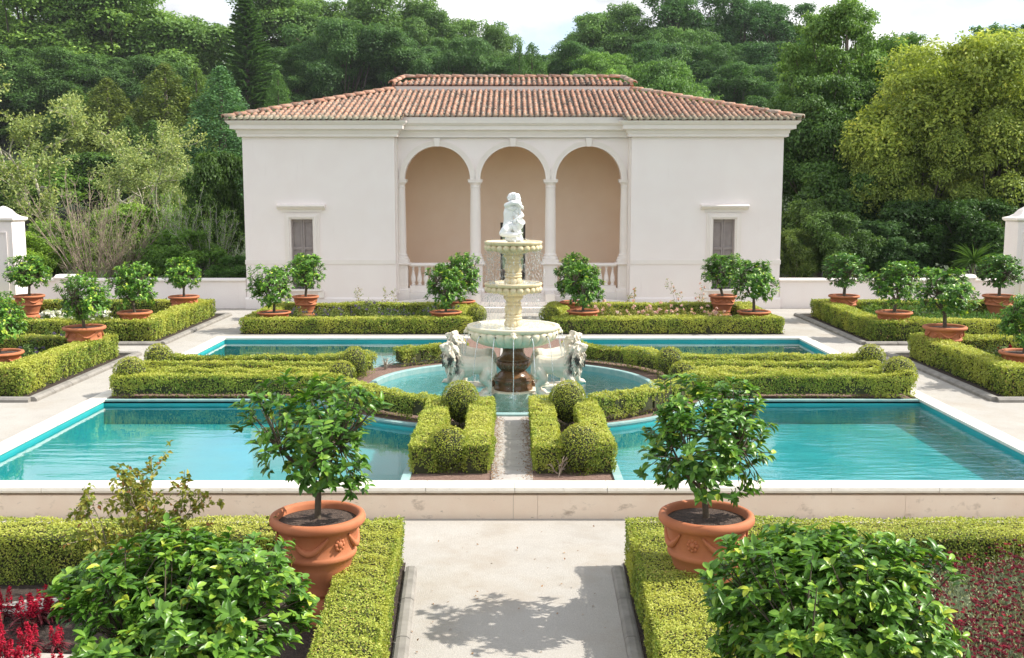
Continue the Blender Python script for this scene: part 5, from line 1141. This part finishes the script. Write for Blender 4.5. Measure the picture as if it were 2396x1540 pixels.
bud=rng.random(n)<.45; nb.add(*leaves(TP_[bud]-np.array([0,0,.012]),rdir(rng,bud.sum()),rdir(rng,bud.sum())*.3+np.array([0,0,1.]),.028,.013,DIA,np.clip(rng.normal(.9,.1,bud.sum()),0,1)))
o=link('carnation_bed',nb.mesh('carnation_bed',M['greyleaf'])); tag(o,'dense mass of grey-green carnation stems and dark red blooms','carnations',kind='stuff')
fl=np.where(~bud)[0]; cl=wob(TP_*np.array([1,1,0]),4,1,3.2)[fl]; fl=fl[cl>-1.1]; k=11; P=np.repeat(TP_[fl],k,0); d=rdir(rng,len(P)); d[:,2]=np.abs(d[:,2])*.7+.1; tb=np.repeat(np.clip(rng.normal(.3,.2,len(fl))+.4*(rng.random(len(fl))<.12),0,1),k)
fb=NB(); fb.add(*leaves(P,d+np.array([0,0,1.]),d,rng.uniform(.02,.03,len(P)),.022,DIA,np.clip(tb+rng.normal(0,.1,len(P)),0,1))); c=link('blossoms',fb.mesh('blossoms',M['carn']),o); c['kind']='stuff'
# nasturtium-like round leaves at the foot of the urn
bl=bush(9,.5,.22,60,.07,(M['bedleaf'],None),tm=LEAFS); x,y=gp(716,1450,LZ); put('leafy_plant',bl,x,y,LZ,0,1,'low round-leaved plant at the foot of the large urn','plant',None,(.8,1.2,.9,1))
# ------------------------------------------------------------------ trees beyond the wall
def crown_leaves(C_,R_,n,leaf,seed,asp=.7,droop=.1,up=.6,flat=1.0,shell=(.72,1.06),jit=.5,tm=DIA):
    rng=np.random.default_rng(seed); C_=np.array(C_,float); R_=np.array(R_,float); w=(R_[:,0]*R_[:,2]); w/=w.sum()
    k=rng.choice(len(C_),n,p=w); d=rdir(rng,n); d[:,2]=np.where((d[:,2]<-.3)&(rng.random(n)<.6),-d[:,2],d[:,2])
    P=C_[k]+d*R_[k]*rng.uniform(*shell,n)[:,None]*(1+wob(d*2+C_[k],seed,.20,1.8))[:,None]
    N=d*.8+np.array([0,0,up])+rng.normal(0,jit,(n,3)); T=rdir(rng,n)+np.array([0,0,-droop])+d*.3
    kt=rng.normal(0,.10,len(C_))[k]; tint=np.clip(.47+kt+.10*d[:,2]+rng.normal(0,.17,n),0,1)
    return leaves(P,N,T,leaf*rng.uniform(.6,1.35,n),leaf*asp,tm,tint)
def limbs(tr,C_,base,h0,r0,seed,frac=1.0,n=6):
    rng=np.random.default_rng(seed)
    for c in C_:
        if rng.random()>frac: continue
        c=np.array(c); z=np.clip(h0+(c[2]-h0)*rng.uniform(.0,.45),h0*.5,None); a=np.array([base[0],base[1],min(z,c[2])]); m_=(a+c)/2+rng.normal(0,.25,3)-np.array([0,0,.2]); tr.add(*tube_np([a,m_,c],[r0*.30,r0*.2,r0*.07],n))
def dome(seed,W=10,H=10,th=2.5,n=26000,leaf=.24,nc=60,cr=.13,flatz=.75,lobes=5,droop=.1,asp=.7,top=1.0,shell=(.62,1.08),subs=3,low=.30):
    rng=np.random.default_rng(seed); Cs=[];Rs=[]; ch=(H-th)/2; cz=th+ch
    L=[(0,0,cz+ch*.25,.62)]+[(W*.27*math.cos(a)*rng.uniform(.7,1.1),W*.27*math.sin(a)*rng.uniform(.7,1.1),cz+ch*rng.uniform(-.5,.35),rng.uniform(.42,.58)) for a in np.arange(lobes)*2*math.pi/lobes+rng.uniform(0,1)]
    for i in range(nc):
        x,y,z,s=L[i%len(L)]; d=rdir(rng,1)[0]; d[2]=abs(d[2])*(.85+low)-low 
        r=cr*W*rng.uniform(.6,1.25); c=np.array([x,y,z])+d*np.array([W/2*s,W/2*s,ch*s*1.05])*rng.uniform(.3 if low>.45 else .55,.95); c[2]=min(c[2],H-r*flatz); Cs.append(c); Rs.append((r,r,r*flatz))
        for _ in range(subs):
            e=rdir(rng,1)[0]; e[2]=abs(e[2])*.8; q=r*rng.uniform(.34,.55); Cs.append(c+e*r*np.array([1,1,flatz])*.95); Rs.append((q,q,q*flatz))
    tops=np.array([c[2]+r[2] for c,r in zip(Cs,Rs)]); lim=np.percentile(tops,95)
    Cs=[c-np.array([0,0,max(0,(t-lim)*.9)]) for c,t in zip(Cs,tops)]
    tr=NB(); tr.add(*tube_np([(0,0,-.5),(.1,0,th*.5),(0,.1,th),(0,0,cz+ch*.3)],[.045*W*.7,.035*W*.7,.03*W*.7,.01*W],8)); limbs(tr,Cs[::subs+1],(0,0),th,.03*W,seed,.35 if leaf<.16 else .6,5)
    cr_=NB(); cr_.add(*crown_leaves(Cs,Rs,n,leaf,seed,asp,droop,shell=shell)); return tr.mesh('trunk',M['tbark'],True),cr_.mesh('crown',M['tree'])
def cone(seed,W=4,H=10,n=22000,leaf=.2,nc=80,pw=.85,droop=.05,asp=.6,z0=.3,cr=.16):
    rng=np.random.default_rng(seed); Cs=[];Rs=[]
    for i in range(nc):
        t=(i+.5)/nc; t=t**1.25; z=z0+(H-z0)*t; rr=W/2*(1-t)**pw*(.88+.25*rng.random()); a=i*2.4+rng.normal(0,.3); r=W*cr*(1.15-t)*rng.uniform(.8,1.2)+.1; Cs.append(((rr-r*.5)*math.cos(a),(rr-r*.5)*math.sin(a),z)); Rs.append((r,r,r*1.35))
    tr=NB(); tr.add(*tube_np([(0,0,-.5),(0,0,H*.5),(0,0,H*.97)],[.05*W,.03*W,.006*W],7)); cr_=NB(); cr_.add(*crown_leaves(Cs,Rs,n,leaf,seed,asp,-droop,up=.3,shell=(.55,1.12),jit=.7)); return tr.mesh('trunk',M['tbark'],True),cr_.mesh('crown',M['tree'])
def norfolk(seed,W=4.6,H=12):
    rng=np.random.default_rng(seed); tr=NB(); cr_=NB(); tr.add(*tube_np([(0,0,-.5),(0,0,H*.5),(0,0,H)],[.2,.12,.02],8)); z=1.5; tier=0
    while z<H-.1:
        t=(z-1.5)/(H-1.5); L=W/2*(1-t)**.75*rng.uniform(.92,1.08)+.12; m_=8
        for i in range(m_):
            a=2*math.pi*i/m_+tier*.45+rng.normal(0,.08); u=np.array([math.cos(a),math.sin(a),0]); s=np.linspace(0,1,7); pts=np.array([u*L*q+np.array([0,0,z+L*(-.10*q+.32*q*q)]) for q in s]); tr.add(*tube_np(pts,np.linspace(.03,.008,7),4))
            n=int(190*L)+30; q=rng.uniform(.12,1.03,n); P=np.stack([np.interp(q,s,pts[:,j]) for j in range(3)],1); sd=np.cross(u,[0,0,1]); D=u*.9+np.sign(rng.normal(size=n))[:,None]*sd*rng.uniform(.3,1.1,n)[:,None]+np.array([0,0,.45]); cr_.add(*leaves(P,np.array([0,0,1.])+rng.normal(0,.35,(n,3)),D,(.34*(1-q*.55))*rng.uniform(.7,1.2,n),.07,DIA,np.clip(rng.normal(.4,.2,n),0,1)))
        z+=.50*(1-.45*t); tier+=1
    return tr.mesh('trunk',M['tbark'],True),cr_.mesh('crown',M['tree'])
def gnarled(seed,W=6,H=7,n=17000,leaf=.13):
    """old lichen-covered tree: crooked pale limbs, thin clumps of leaves at their ends"""
    rng=np.random.default_rng(seed); tr=NB(); ends=[]
    def grow(p,d,L,r,k):
        pts=[p]
        for i in range(4): d=nrm(d+rng.normal(0,.26,3)); p=p+d*L/4; pts.append(p)
        tr.add(*tube_np(pts,np.linspace(r,r*.62,5),6 if k<2 else 4))
        if k>=3: ends.extend(pts[1:]); return
        for _ in range(3 if k<2 else 4): 
            dd=nrm(d*.7+rdir(rng,1)[0]*.85+np.array([0,0,.18])); grow(pts[-1] if rng.random()<.6 else pts[-2],dd,L*rng.uniform(.55,.8),r*.55,k+1)
        if k==2: ends.extend(pts[2:])
    for a in (0.3,2.2,4.4): grow(np.array([.1*math.cos(a),.1*math.sin(a),-.3]),nrm(np.array([.55*math.cos(a),.55*math.sin(a),1.])),H*.42,.10,0)
    E=np.array(ends); mx=np.abs(E[:,:2]).max(); k=rng.integers(0,len(E),n); P=E[k]+rng.normal(0,.13,(n,3)); lf=NB(); lf.add(*leaves(P,rdir(rng,n)+np.array([0,0,.8]),rdir(rng,n)+np.array([0,0,.2]),leaf*rng.uniform(.6,1.3,n),leaf*.55,DIA,np.clip(rng.normal(.62,.22,n),0,1)))
    return tr.mesh('trunk',M['palebark'],True),lf.mesh('crown',M['tree'])
def twigs(seed,W=3,H=3.2,n=30,m='twig',nl=2200,leaf=.05,ns=22):
    rng=np.random.default_rng(seed); tr=NB(); E=[]
    for i in range(n):
        a=rng.uniform(0,6.28); sp=rng.uniform(.1,.62); d=nrm(np.array([sp*math.cos(a),sp*math.sin(a),1.])); p=np.array([.25*math.cos(a)*rng.random(),.25*math.sin(a)*rng.random(),0]); L=H*rng.uniform(.7,1.05); pts=[p]
        for k in range(6): d=nrm(d+rng.normal(0,.07,3)); p=p+d*L/6; pts.append(p)
        tr.add(*tube_np(pts,np.linspace(.020,.005,7),4))
        for k in range(ns):
            j=rng.integers(1,7); q=pts[j]; dd=nrm(d+rng.normal(0,.38,3)); l=L*rng.uniform(.12,.34)*(1.2-j/7); e=q+dd*l; tr.add(*tube_np([q,(q+e)/2+rng.normal(0,.03,3),e],[.007,.005,.003],3)); E.append(e); E.append((q+e)/2)
    E=np.array(E); k=rng.integers(0,len(E),nl); P=E[k]+rng.normal(0,.05,(nl,3)); lf=NB(); lf.add(*leaves(P,rdir(rng,nl)+np.array([0,0,.5]),rdir(rng,nl),leaf*rng.uniform(.6,1.3,nl),leaf*.5,DIA,np.clip(rng.normal(.5,.25,nl),0,1)))
    return tr.mesh('stems',M[m],True),lf.mesh('leaves',M['tree'])
def cabbage(seed):
    rng=np.random.default_rng(seed); tr=NB(); tr.add(*tube_np([(0,0,-.3),(.05,0,.7),(0,0,1.5)],[.09,.08,.08],8)); n=110; d=rdir(rng,n); d[:,2]=d[:,2]*.8+.25; lf=NB(); lf.add(*leaves(np.tile([0,0,1.5],(n,1))+d*.05,np.stack([-d[:,0]*d[:,2],-d[:,1]*d[:,2],1.2-d[:,2]],1)+.01,d,rng.uniform(.75,1.15,n),.035,leaf_tmpl(.05,.35,ws=(.35,.5,.42,.25,.02)),np.clip(rng.normal(.6,.2,n),0,1))); return tr.mesh('trunk',M['tbark'],True),lf.mesh('crown',M['tree'])
PR={'chest':(dome(1,10,10,.6,100000,.185,90,.115,.65,9,.3,.65,low=1.0),10,10),'broad':(dome(2,10,10,.6,90000,.155,80,.115,.65,8,low=.9),10,10),'broad2':(dome(3,9,11,.8,90000,.155,85,.11,.65,9,low=.9),9,11),
 'layer':(dome(4,9,8,1.2,60000,.145,55,.13,.5,6,low=.4),9,8),'tall':(dome(5,6,12,1.2,64000,.17,80,.115,1.15,8,.5,.55,low=.5),6,12),'airy':(dome(6,7.5,11,1.8,60000,.13,130,.07,.6,10,.2,.6,shell=(.3,1.15),low=.7),7.5,11),
 'shrub':(dome(7,6,5,.25,30000,.18,60,.105,.8,7,low=.45),6,5),'shrub2':(dome(8,5,5,.2,30000,.155,65,.095,.9,8,.3,.5,low=.45),5,5),'lime':(dome(9,8,9,.1,120000,.14,120,.105,.85,9,.25,.55,low=.75),8,9),
 'cypress':(cone(10,5,10,60000,.13,150,.80,.05,.6,cr=.12),5,10),'conifer':(cone(11,4,8,40000,.13,100,.6,.05,.6,cr=.14),4,8),'pine':(norfolk(12),4.6,12),'gnarl':(gnarled(13),6,7),'twig':(twigs(14),3.2,3.2),'lichen':(twigs(15,3,2.6,20,'ltwig',4200,.06,26),3,2.6),'cab':(cabbage(16),2,2.4)}
def real(me_):
    v=np.empty(len(me_.vertices)*3,np.float32); me_.vertices.foreach_get('co',v); v=v.reshape(-1,3); return float(np.percentile(np.abs(v[:,0]),97)+np.percentile(np.abs(v[:,1]),97)),float(np.percentile(v[:,2],99.6))
for k in PR:
    if k not in('pine','cab','twig','lichen'): PR[k]=(PR[k][0],)+real(PR[k][0][1])
def hillz(x,y):
    t=np.clip((y-38)/95,0,1); return -.045+12*t*t*(3-2*t)
def bt(kind,cx,yt,wpx,D,label,color=(1,1,1),cat='tree',group=None,rz=None,base=None,name=None):
    (me,W,H)=PR[kind]; x,y,zt=at(cx,yt,D); w=wpx*D*CP/FPX; base=float(hillz(x,y))-.03 if base is None else base; sz=(zt-base)/H; sx=w/W
    if kind in('chest','broad','broad2','layer','tall','airy'): sx=max(sx,.62*sz)
    nm=name or {'chest':'broadleaf_tree','broad':'broadleaf_tree','broad2':'broadleaf_tree','layer':'round_headed_tree','tall':'evergreen_tree','airy':'open_crowned_tree','shrub':'shrub','shrub2':'shrub','lime':'bushy_tree','cypress':'cypress','conifer':'conifer','pine':'norfolk_pine','gnarl':'gnarled_tree','twig':'bare_shrub','lichen':'lichen_shrub','cab':'cabbage_tree'}[kind]
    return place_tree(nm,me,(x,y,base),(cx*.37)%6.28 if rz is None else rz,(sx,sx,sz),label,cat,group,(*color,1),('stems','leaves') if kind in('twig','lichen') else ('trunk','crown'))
G1=(1.05,1.12,.95); DK=(.55,.68,.62)
gx,gy=np.meshgrid(np.linspace(-260,260,53),np.linspace(37.9,330,40)); gv=np.stack([gx,gy,hillz(gx,gy)+.25*np.sin(gx*.3)*np.clip((gy-30)/20,0,1)],-1).reshape(-1,3); q=np.arange(52*39).reshape(39,52); i0=(np.arange(39)[:,None]*53+np.arange(52)[None]).ravel()
hl=link('hill',np_mesh('hill',gv,np.stack([i0,i0+1,i0+54,i0+53],1),M['forest'],smooth=True)); hl['kind']='structure'
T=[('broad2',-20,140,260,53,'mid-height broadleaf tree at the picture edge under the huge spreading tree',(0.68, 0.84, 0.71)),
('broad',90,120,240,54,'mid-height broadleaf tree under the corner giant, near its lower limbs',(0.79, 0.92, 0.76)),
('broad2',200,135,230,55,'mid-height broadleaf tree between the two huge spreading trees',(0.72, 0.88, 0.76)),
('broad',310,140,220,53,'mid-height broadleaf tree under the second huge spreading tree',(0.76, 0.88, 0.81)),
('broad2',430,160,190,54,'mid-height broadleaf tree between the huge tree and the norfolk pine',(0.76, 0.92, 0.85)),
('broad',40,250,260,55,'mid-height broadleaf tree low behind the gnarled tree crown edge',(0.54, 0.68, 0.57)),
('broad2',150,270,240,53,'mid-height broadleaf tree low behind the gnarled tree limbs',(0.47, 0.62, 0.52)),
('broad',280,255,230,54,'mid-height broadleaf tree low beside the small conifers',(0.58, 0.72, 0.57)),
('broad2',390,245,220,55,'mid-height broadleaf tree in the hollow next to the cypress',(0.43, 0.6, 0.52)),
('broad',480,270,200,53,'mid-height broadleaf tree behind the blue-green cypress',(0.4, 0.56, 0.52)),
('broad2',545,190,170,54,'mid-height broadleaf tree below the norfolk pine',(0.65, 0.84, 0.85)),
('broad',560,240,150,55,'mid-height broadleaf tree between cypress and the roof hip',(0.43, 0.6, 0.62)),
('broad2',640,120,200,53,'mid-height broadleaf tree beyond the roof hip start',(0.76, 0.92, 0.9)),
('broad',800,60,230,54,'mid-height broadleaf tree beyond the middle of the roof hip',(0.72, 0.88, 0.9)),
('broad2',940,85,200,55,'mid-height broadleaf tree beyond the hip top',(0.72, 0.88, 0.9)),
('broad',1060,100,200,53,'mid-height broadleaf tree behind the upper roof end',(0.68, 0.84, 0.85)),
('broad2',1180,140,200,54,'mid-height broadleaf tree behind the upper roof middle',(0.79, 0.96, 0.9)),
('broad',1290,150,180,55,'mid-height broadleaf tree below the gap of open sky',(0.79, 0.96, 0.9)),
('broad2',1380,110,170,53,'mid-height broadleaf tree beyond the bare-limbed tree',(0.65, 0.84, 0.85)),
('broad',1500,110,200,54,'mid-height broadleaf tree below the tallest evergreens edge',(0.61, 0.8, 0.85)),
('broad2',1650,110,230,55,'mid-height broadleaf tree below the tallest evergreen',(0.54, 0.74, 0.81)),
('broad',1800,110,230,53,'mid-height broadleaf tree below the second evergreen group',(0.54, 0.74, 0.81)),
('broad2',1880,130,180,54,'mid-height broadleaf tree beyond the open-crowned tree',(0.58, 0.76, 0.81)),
('chest',70,-28,430,58,'huge spreading tree with drooping leaf clusters filling the corner above the gnarled tree',(1.85,1.75,1.4)),
('chest',300,-22,400,60,'huge spreading broadleaf tree standing next to the corner giant, short of the pine',(1.45,1.45,1.25)),
('broad',425,112,150,62,'lower broadleaf tree between the huge spreading tree and the pine',(1.5,1.5,1.2)),
('pine',573,-8,190,50,'tiered norfolk pine spire rising above the pavilion roof',(1.0,1.2,1.2)),
('broad',515,130,150,68,'dark broadleaf tree behind the norfolk pine',(.95,1.05,1)),
('broad2',735,-4,330,64,'tall broadleaf tree just past the norfolk pine',G1),('broad',885,2,300,66,'tall rounded broadleaf tree above the roof hip',G1),('broad2',985,30,190,63,'broadleaf tree above the start of the upper roof',(.95,1.05,.95)),
('broad',1105,58,200,66,'broadleaf tree sloping down to the gap of open sky',(1.2,1.25,1.1)),('broad',1010,95,180,58,'lower dark broadleaf tree right behind the upper roof',(.75,.9,.85)),('layer',1130,122,130,57,'small dark tree behind the middle of the upper roof',(.85,.95,.8)),
('conifer',1245,112,140,62,'small conical tree below the gap of open sky',(.9,1.05,.9)),('broad2',1425,20,230,66,'broadleaf tree with bare inner limbs past the gap of open sky',(1.15,1.25,1.15)),('layer',1412,130,200,52,'light green dome-shaped tree behind the roof end',(1.5,1.6,1.1)),('conifer',1215,118,90,56,'narrow dark conifer behind the ridge tiles',(.7,.85,.75)),('broad',1330,100,120,70,'distant broadleaf tree beside the gap of open sky',G1),
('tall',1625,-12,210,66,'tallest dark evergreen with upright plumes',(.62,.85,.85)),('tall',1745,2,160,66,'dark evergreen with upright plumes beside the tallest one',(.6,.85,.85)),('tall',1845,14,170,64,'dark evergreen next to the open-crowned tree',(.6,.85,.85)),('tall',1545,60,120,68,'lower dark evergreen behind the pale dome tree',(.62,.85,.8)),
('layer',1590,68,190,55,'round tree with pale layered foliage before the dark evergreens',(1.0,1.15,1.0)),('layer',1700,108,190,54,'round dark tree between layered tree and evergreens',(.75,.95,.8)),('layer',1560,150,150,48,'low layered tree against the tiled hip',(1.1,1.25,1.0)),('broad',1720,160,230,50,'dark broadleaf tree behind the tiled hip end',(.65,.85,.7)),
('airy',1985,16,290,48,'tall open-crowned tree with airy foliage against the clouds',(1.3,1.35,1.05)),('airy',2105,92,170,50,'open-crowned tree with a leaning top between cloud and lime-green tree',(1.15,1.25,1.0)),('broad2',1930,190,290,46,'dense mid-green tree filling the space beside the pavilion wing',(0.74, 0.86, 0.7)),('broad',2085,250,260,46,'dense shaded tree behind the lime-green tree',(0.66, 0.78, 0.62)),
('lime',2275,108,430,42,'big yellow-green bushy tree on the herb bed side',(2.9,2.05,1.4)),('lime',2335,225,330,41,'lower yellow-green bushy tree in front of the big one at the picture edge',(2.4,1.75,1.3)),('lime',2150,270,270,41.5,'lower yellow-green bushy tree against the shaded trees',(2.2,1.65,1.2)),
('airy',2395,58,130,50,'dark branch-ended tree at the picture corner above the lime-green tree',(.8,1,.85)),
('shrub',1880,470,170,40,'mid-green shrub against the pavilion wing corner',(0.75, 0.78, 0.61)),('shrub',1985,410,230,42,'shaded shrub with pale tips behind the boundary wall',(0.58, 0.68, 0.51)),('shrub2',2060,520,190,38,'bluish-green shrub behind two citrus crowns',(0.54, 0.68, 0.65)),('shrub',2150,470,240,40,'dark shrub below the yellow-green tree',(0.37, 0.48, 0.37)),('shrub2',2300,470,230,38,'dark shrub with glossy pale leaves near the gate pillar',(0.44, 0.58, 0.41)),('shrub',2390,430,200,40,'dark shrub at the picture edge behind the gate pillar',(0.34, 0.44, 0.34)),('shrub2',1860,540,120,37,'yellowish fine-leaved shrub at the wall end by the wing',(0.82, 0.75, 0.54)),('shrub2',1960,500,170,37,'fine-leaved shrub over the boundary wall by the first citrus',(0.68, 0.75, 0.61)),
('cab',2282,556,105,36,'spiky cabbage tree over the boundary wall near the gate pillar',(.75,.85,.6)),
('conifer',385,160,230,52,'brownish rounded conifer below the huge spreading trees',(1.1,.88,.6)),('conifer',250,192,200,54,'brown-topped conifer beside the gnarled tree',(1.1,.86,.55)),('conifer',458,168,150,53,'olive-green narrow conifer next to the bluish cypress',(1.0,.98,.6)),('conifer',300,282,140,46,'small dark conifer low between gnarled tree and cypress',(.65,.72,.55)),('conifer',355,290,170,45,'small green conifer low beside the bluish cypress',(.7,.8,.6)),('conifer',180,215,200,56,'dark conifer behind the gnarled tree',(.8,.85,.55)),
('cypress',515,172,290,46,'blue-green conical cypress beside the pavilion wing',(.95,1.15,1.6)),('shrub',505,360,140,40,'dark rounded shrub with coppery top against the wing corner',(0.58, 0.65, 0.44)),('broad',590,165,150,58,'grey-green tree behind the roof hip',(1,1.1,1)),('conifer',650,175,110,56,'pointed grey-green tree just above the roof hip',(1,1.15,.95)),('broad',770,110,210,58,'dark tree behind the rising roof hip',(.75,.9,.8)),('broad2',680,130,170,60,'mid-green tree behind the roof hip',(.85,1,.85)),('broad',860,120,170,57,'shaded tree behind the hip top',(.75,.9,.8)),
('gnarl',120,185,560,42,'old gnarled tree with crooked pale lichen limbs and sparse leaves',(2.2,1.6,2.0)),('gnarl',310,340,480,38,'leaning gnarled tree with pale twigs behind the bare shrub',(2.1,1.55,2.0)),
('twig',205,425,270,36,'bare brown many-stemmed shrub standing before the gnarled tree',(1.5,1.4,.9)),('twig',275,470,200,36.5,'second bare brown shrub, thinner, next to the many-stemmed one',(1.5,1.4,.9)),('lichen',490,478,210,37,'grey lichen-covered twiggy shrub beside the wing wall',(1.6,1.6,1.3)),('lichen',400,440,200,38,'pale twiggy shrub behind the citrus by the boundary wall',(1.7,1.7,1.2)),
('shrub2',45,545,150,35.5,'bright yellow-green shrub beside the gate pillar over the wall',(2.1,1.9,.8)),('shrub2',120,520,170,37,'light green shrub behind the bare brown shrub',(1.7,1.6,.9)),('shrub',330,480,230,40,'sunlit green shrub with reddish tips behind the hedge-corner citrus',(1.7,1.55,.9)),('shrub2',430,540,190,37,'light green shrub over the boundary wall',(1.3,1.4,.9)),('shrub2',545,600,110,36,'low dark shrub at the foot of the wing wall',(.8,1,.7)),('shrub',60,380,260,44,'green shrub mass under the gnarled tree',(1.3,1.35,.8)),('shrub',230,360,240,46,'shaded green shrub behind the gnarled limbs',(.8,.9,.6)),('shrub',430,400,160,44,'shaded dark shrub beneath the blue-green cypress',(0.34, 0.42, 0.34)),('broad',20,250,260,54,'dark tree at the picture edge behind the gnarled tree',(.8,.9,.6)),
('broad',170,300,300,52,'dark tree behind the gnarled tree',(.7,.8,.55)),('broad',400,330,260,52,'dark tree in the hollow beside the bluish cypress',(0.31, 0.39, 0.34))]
FAR={'gnarl':1.6,'conifer':1.75,'cypress':1.65}
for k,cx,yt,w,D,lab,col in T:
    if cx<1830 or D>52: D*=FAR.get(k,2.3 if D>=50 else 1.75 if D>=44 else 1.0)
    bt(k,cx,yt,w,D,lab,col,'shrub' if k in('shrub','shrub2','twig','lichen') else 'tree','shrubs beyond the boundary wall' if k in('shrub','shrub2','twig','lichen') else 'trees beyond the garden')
# far wood behind everything
wd=NB(); rng=np.random.default_rng(55); Cs=[];Rs=[]
for i in range(90):
    px=rng.uniform(-250,2650); D=rng.uniform(172,190); sky_=np.interp(px,[0,400,480,600,1000,1200,1290,1400,1500,1900,2100,2400],[60,90,130,80,90,160,165,100,90,110,200,220]); z=at(px,sky_,D); 
    for q in range(4):
        r=rng.uniform(3.7,6); Cs.append((z[0]+rng.normal(0,2.3),z[1]+rng.normal(0,2.3),max(8,z[2]-r-q*7.4))); Rs.append((r,r,r*.9))
wd.add(*crown_leaves(Cs,Rs,60000,.95,3)); o=link('far_wood',wd.mesh('far_wood',M['tree'])); o.color=(.6,.75,.65,1); tag(o,'distant dark wood showing between the trees','wood',kind='stuff')
hz=MB(); hz.box(-330,330,-60,335,-2.4,62); m=bpy.data.materials.new('thin_haze'); m.use_nodes=True; nt=m.node_tree; nt.nodes.remove(nt.nodes['Principled BSDF']); pv=nt.nodes.new('ShaderNodeVolumePrincipled'); pv.inputs['Color'].default_value=(.93,.96,1,1); pv.inputs['Density'].default_value=.00016; nt.links.new(pv.outputs[0],nt.nodes['Material Output'].inputs['Volume'])
tag(hz.build('haze',m),'thin pale summer haze over the garden and trees','haze',kind='stuff')
# ------------------------------------------------------------------ sky, sun, camera
AZ,EL=R(5),R(44)
S=Vector((math.cos(EL)*math.cos(AZ),math.cos(EL)*math.sin(AZ),math.sin(EL)))
w=bpy.data.worlds.new('World'); sc.world=w; w.use_nodes=True; nt=w.node_tree; bg=nt.nodes['Background']
sk=nt.nodes.new('ShaderNodeTexSky'); sk.sky_type='NISHITA'; sk.sun_disc=False; sk.sun_elevation=EL; sk.sun_rotation=math.pi/2-AZ; sk.air_density=1.0; sk.dust_density=1.0; sk.ozone_density=1.5
tx=nt.nodes.new('ShaderNodeTexCoord'); mp=nt.nodes.new('ShaderNodeMapping'); mp.inputs['Scale'].default_value=(1,1,2.2); mp.inputs['Location'].default_value=(.35,.1,.2); nt.links.new(tx.outputs['Generated'],mp.inputs[0])
n1=nt.nodes.new('ShaderNodeTexNoise'); n1.inputs['Scale'].default_value=3.4; n1.inputs['Detail'].default_value=9; n1.inputs['Roughness'].default_value=.56; nt.links.new(mp.outputs[0],n1.inputs['Vector'])
n2=nt.nodes.new('ShaderNodeTexNoise'); n2.inputs['Scale'].default_value=5.5; n2.inputs['Detail'].default_value=7; n2.inputs['Roughness'].default_value=.55; nt.links.new(mp.outputs[0],n2.inputs['Vector'])
r1=ramp(nt,n1.outputs[0],[(.37,(0,0,0)),(.50,(1,1,1))]); r2=ramp(nt,n2.outputs[0],[(.40,(3.0,3.1,3.3)),(.58,(5.4,5.4,5.4))])
m_=nt.nodes.new('ShaderNodeMix'); m_.data_type='RGBA'; nt.links.new(r1.outputs[0],m_.inputs[0]); nt.links.new(sk.outputs[0],m_.inputs[6]); nt.links.new(r2.outputs[0],m_.inputs[7]); nt.links.new(m_.outputs[2],bg.inputs[0]); bg.inputs[1].default_value=.15
sl=bpy.data.lights.new('sun','SUN'); sl.energy=3.7; sl.angle=R(.53); sl.color=(1,.95,.86); so=bpy.data.objects.new('sun',sl); C.objects.link(so); so.rotation_euler=(-S).to_track_quat('-Z','Y').to_euler(); so.location=(20,10,30)
cam=bpy.data.cameras.new('camera'); cam.sensor_width=36; cam.lens=FPX/2396*36; cam.clip_end=1500; co=bpy.data.objects.new('camera',cam); C.objects.link(co); co.location=(0,CAMY,CAMZ); co.rotation_euler=(math.pi/2-PITCH,0,0); sc.camera=co
sc.view_settings.view_transform='Standard'; sc.view_settings.look='None'; sc.view_settings.exposure=.88; sc.view_settings.gamma=1
sc.cycles.use_denoising=True; sc.cycles.max_bounces=8; sc.cycles.transparent_max_bounces=12; sc.cycles.caustics_reflective=False; sc.cycles.caustics_refractive=False
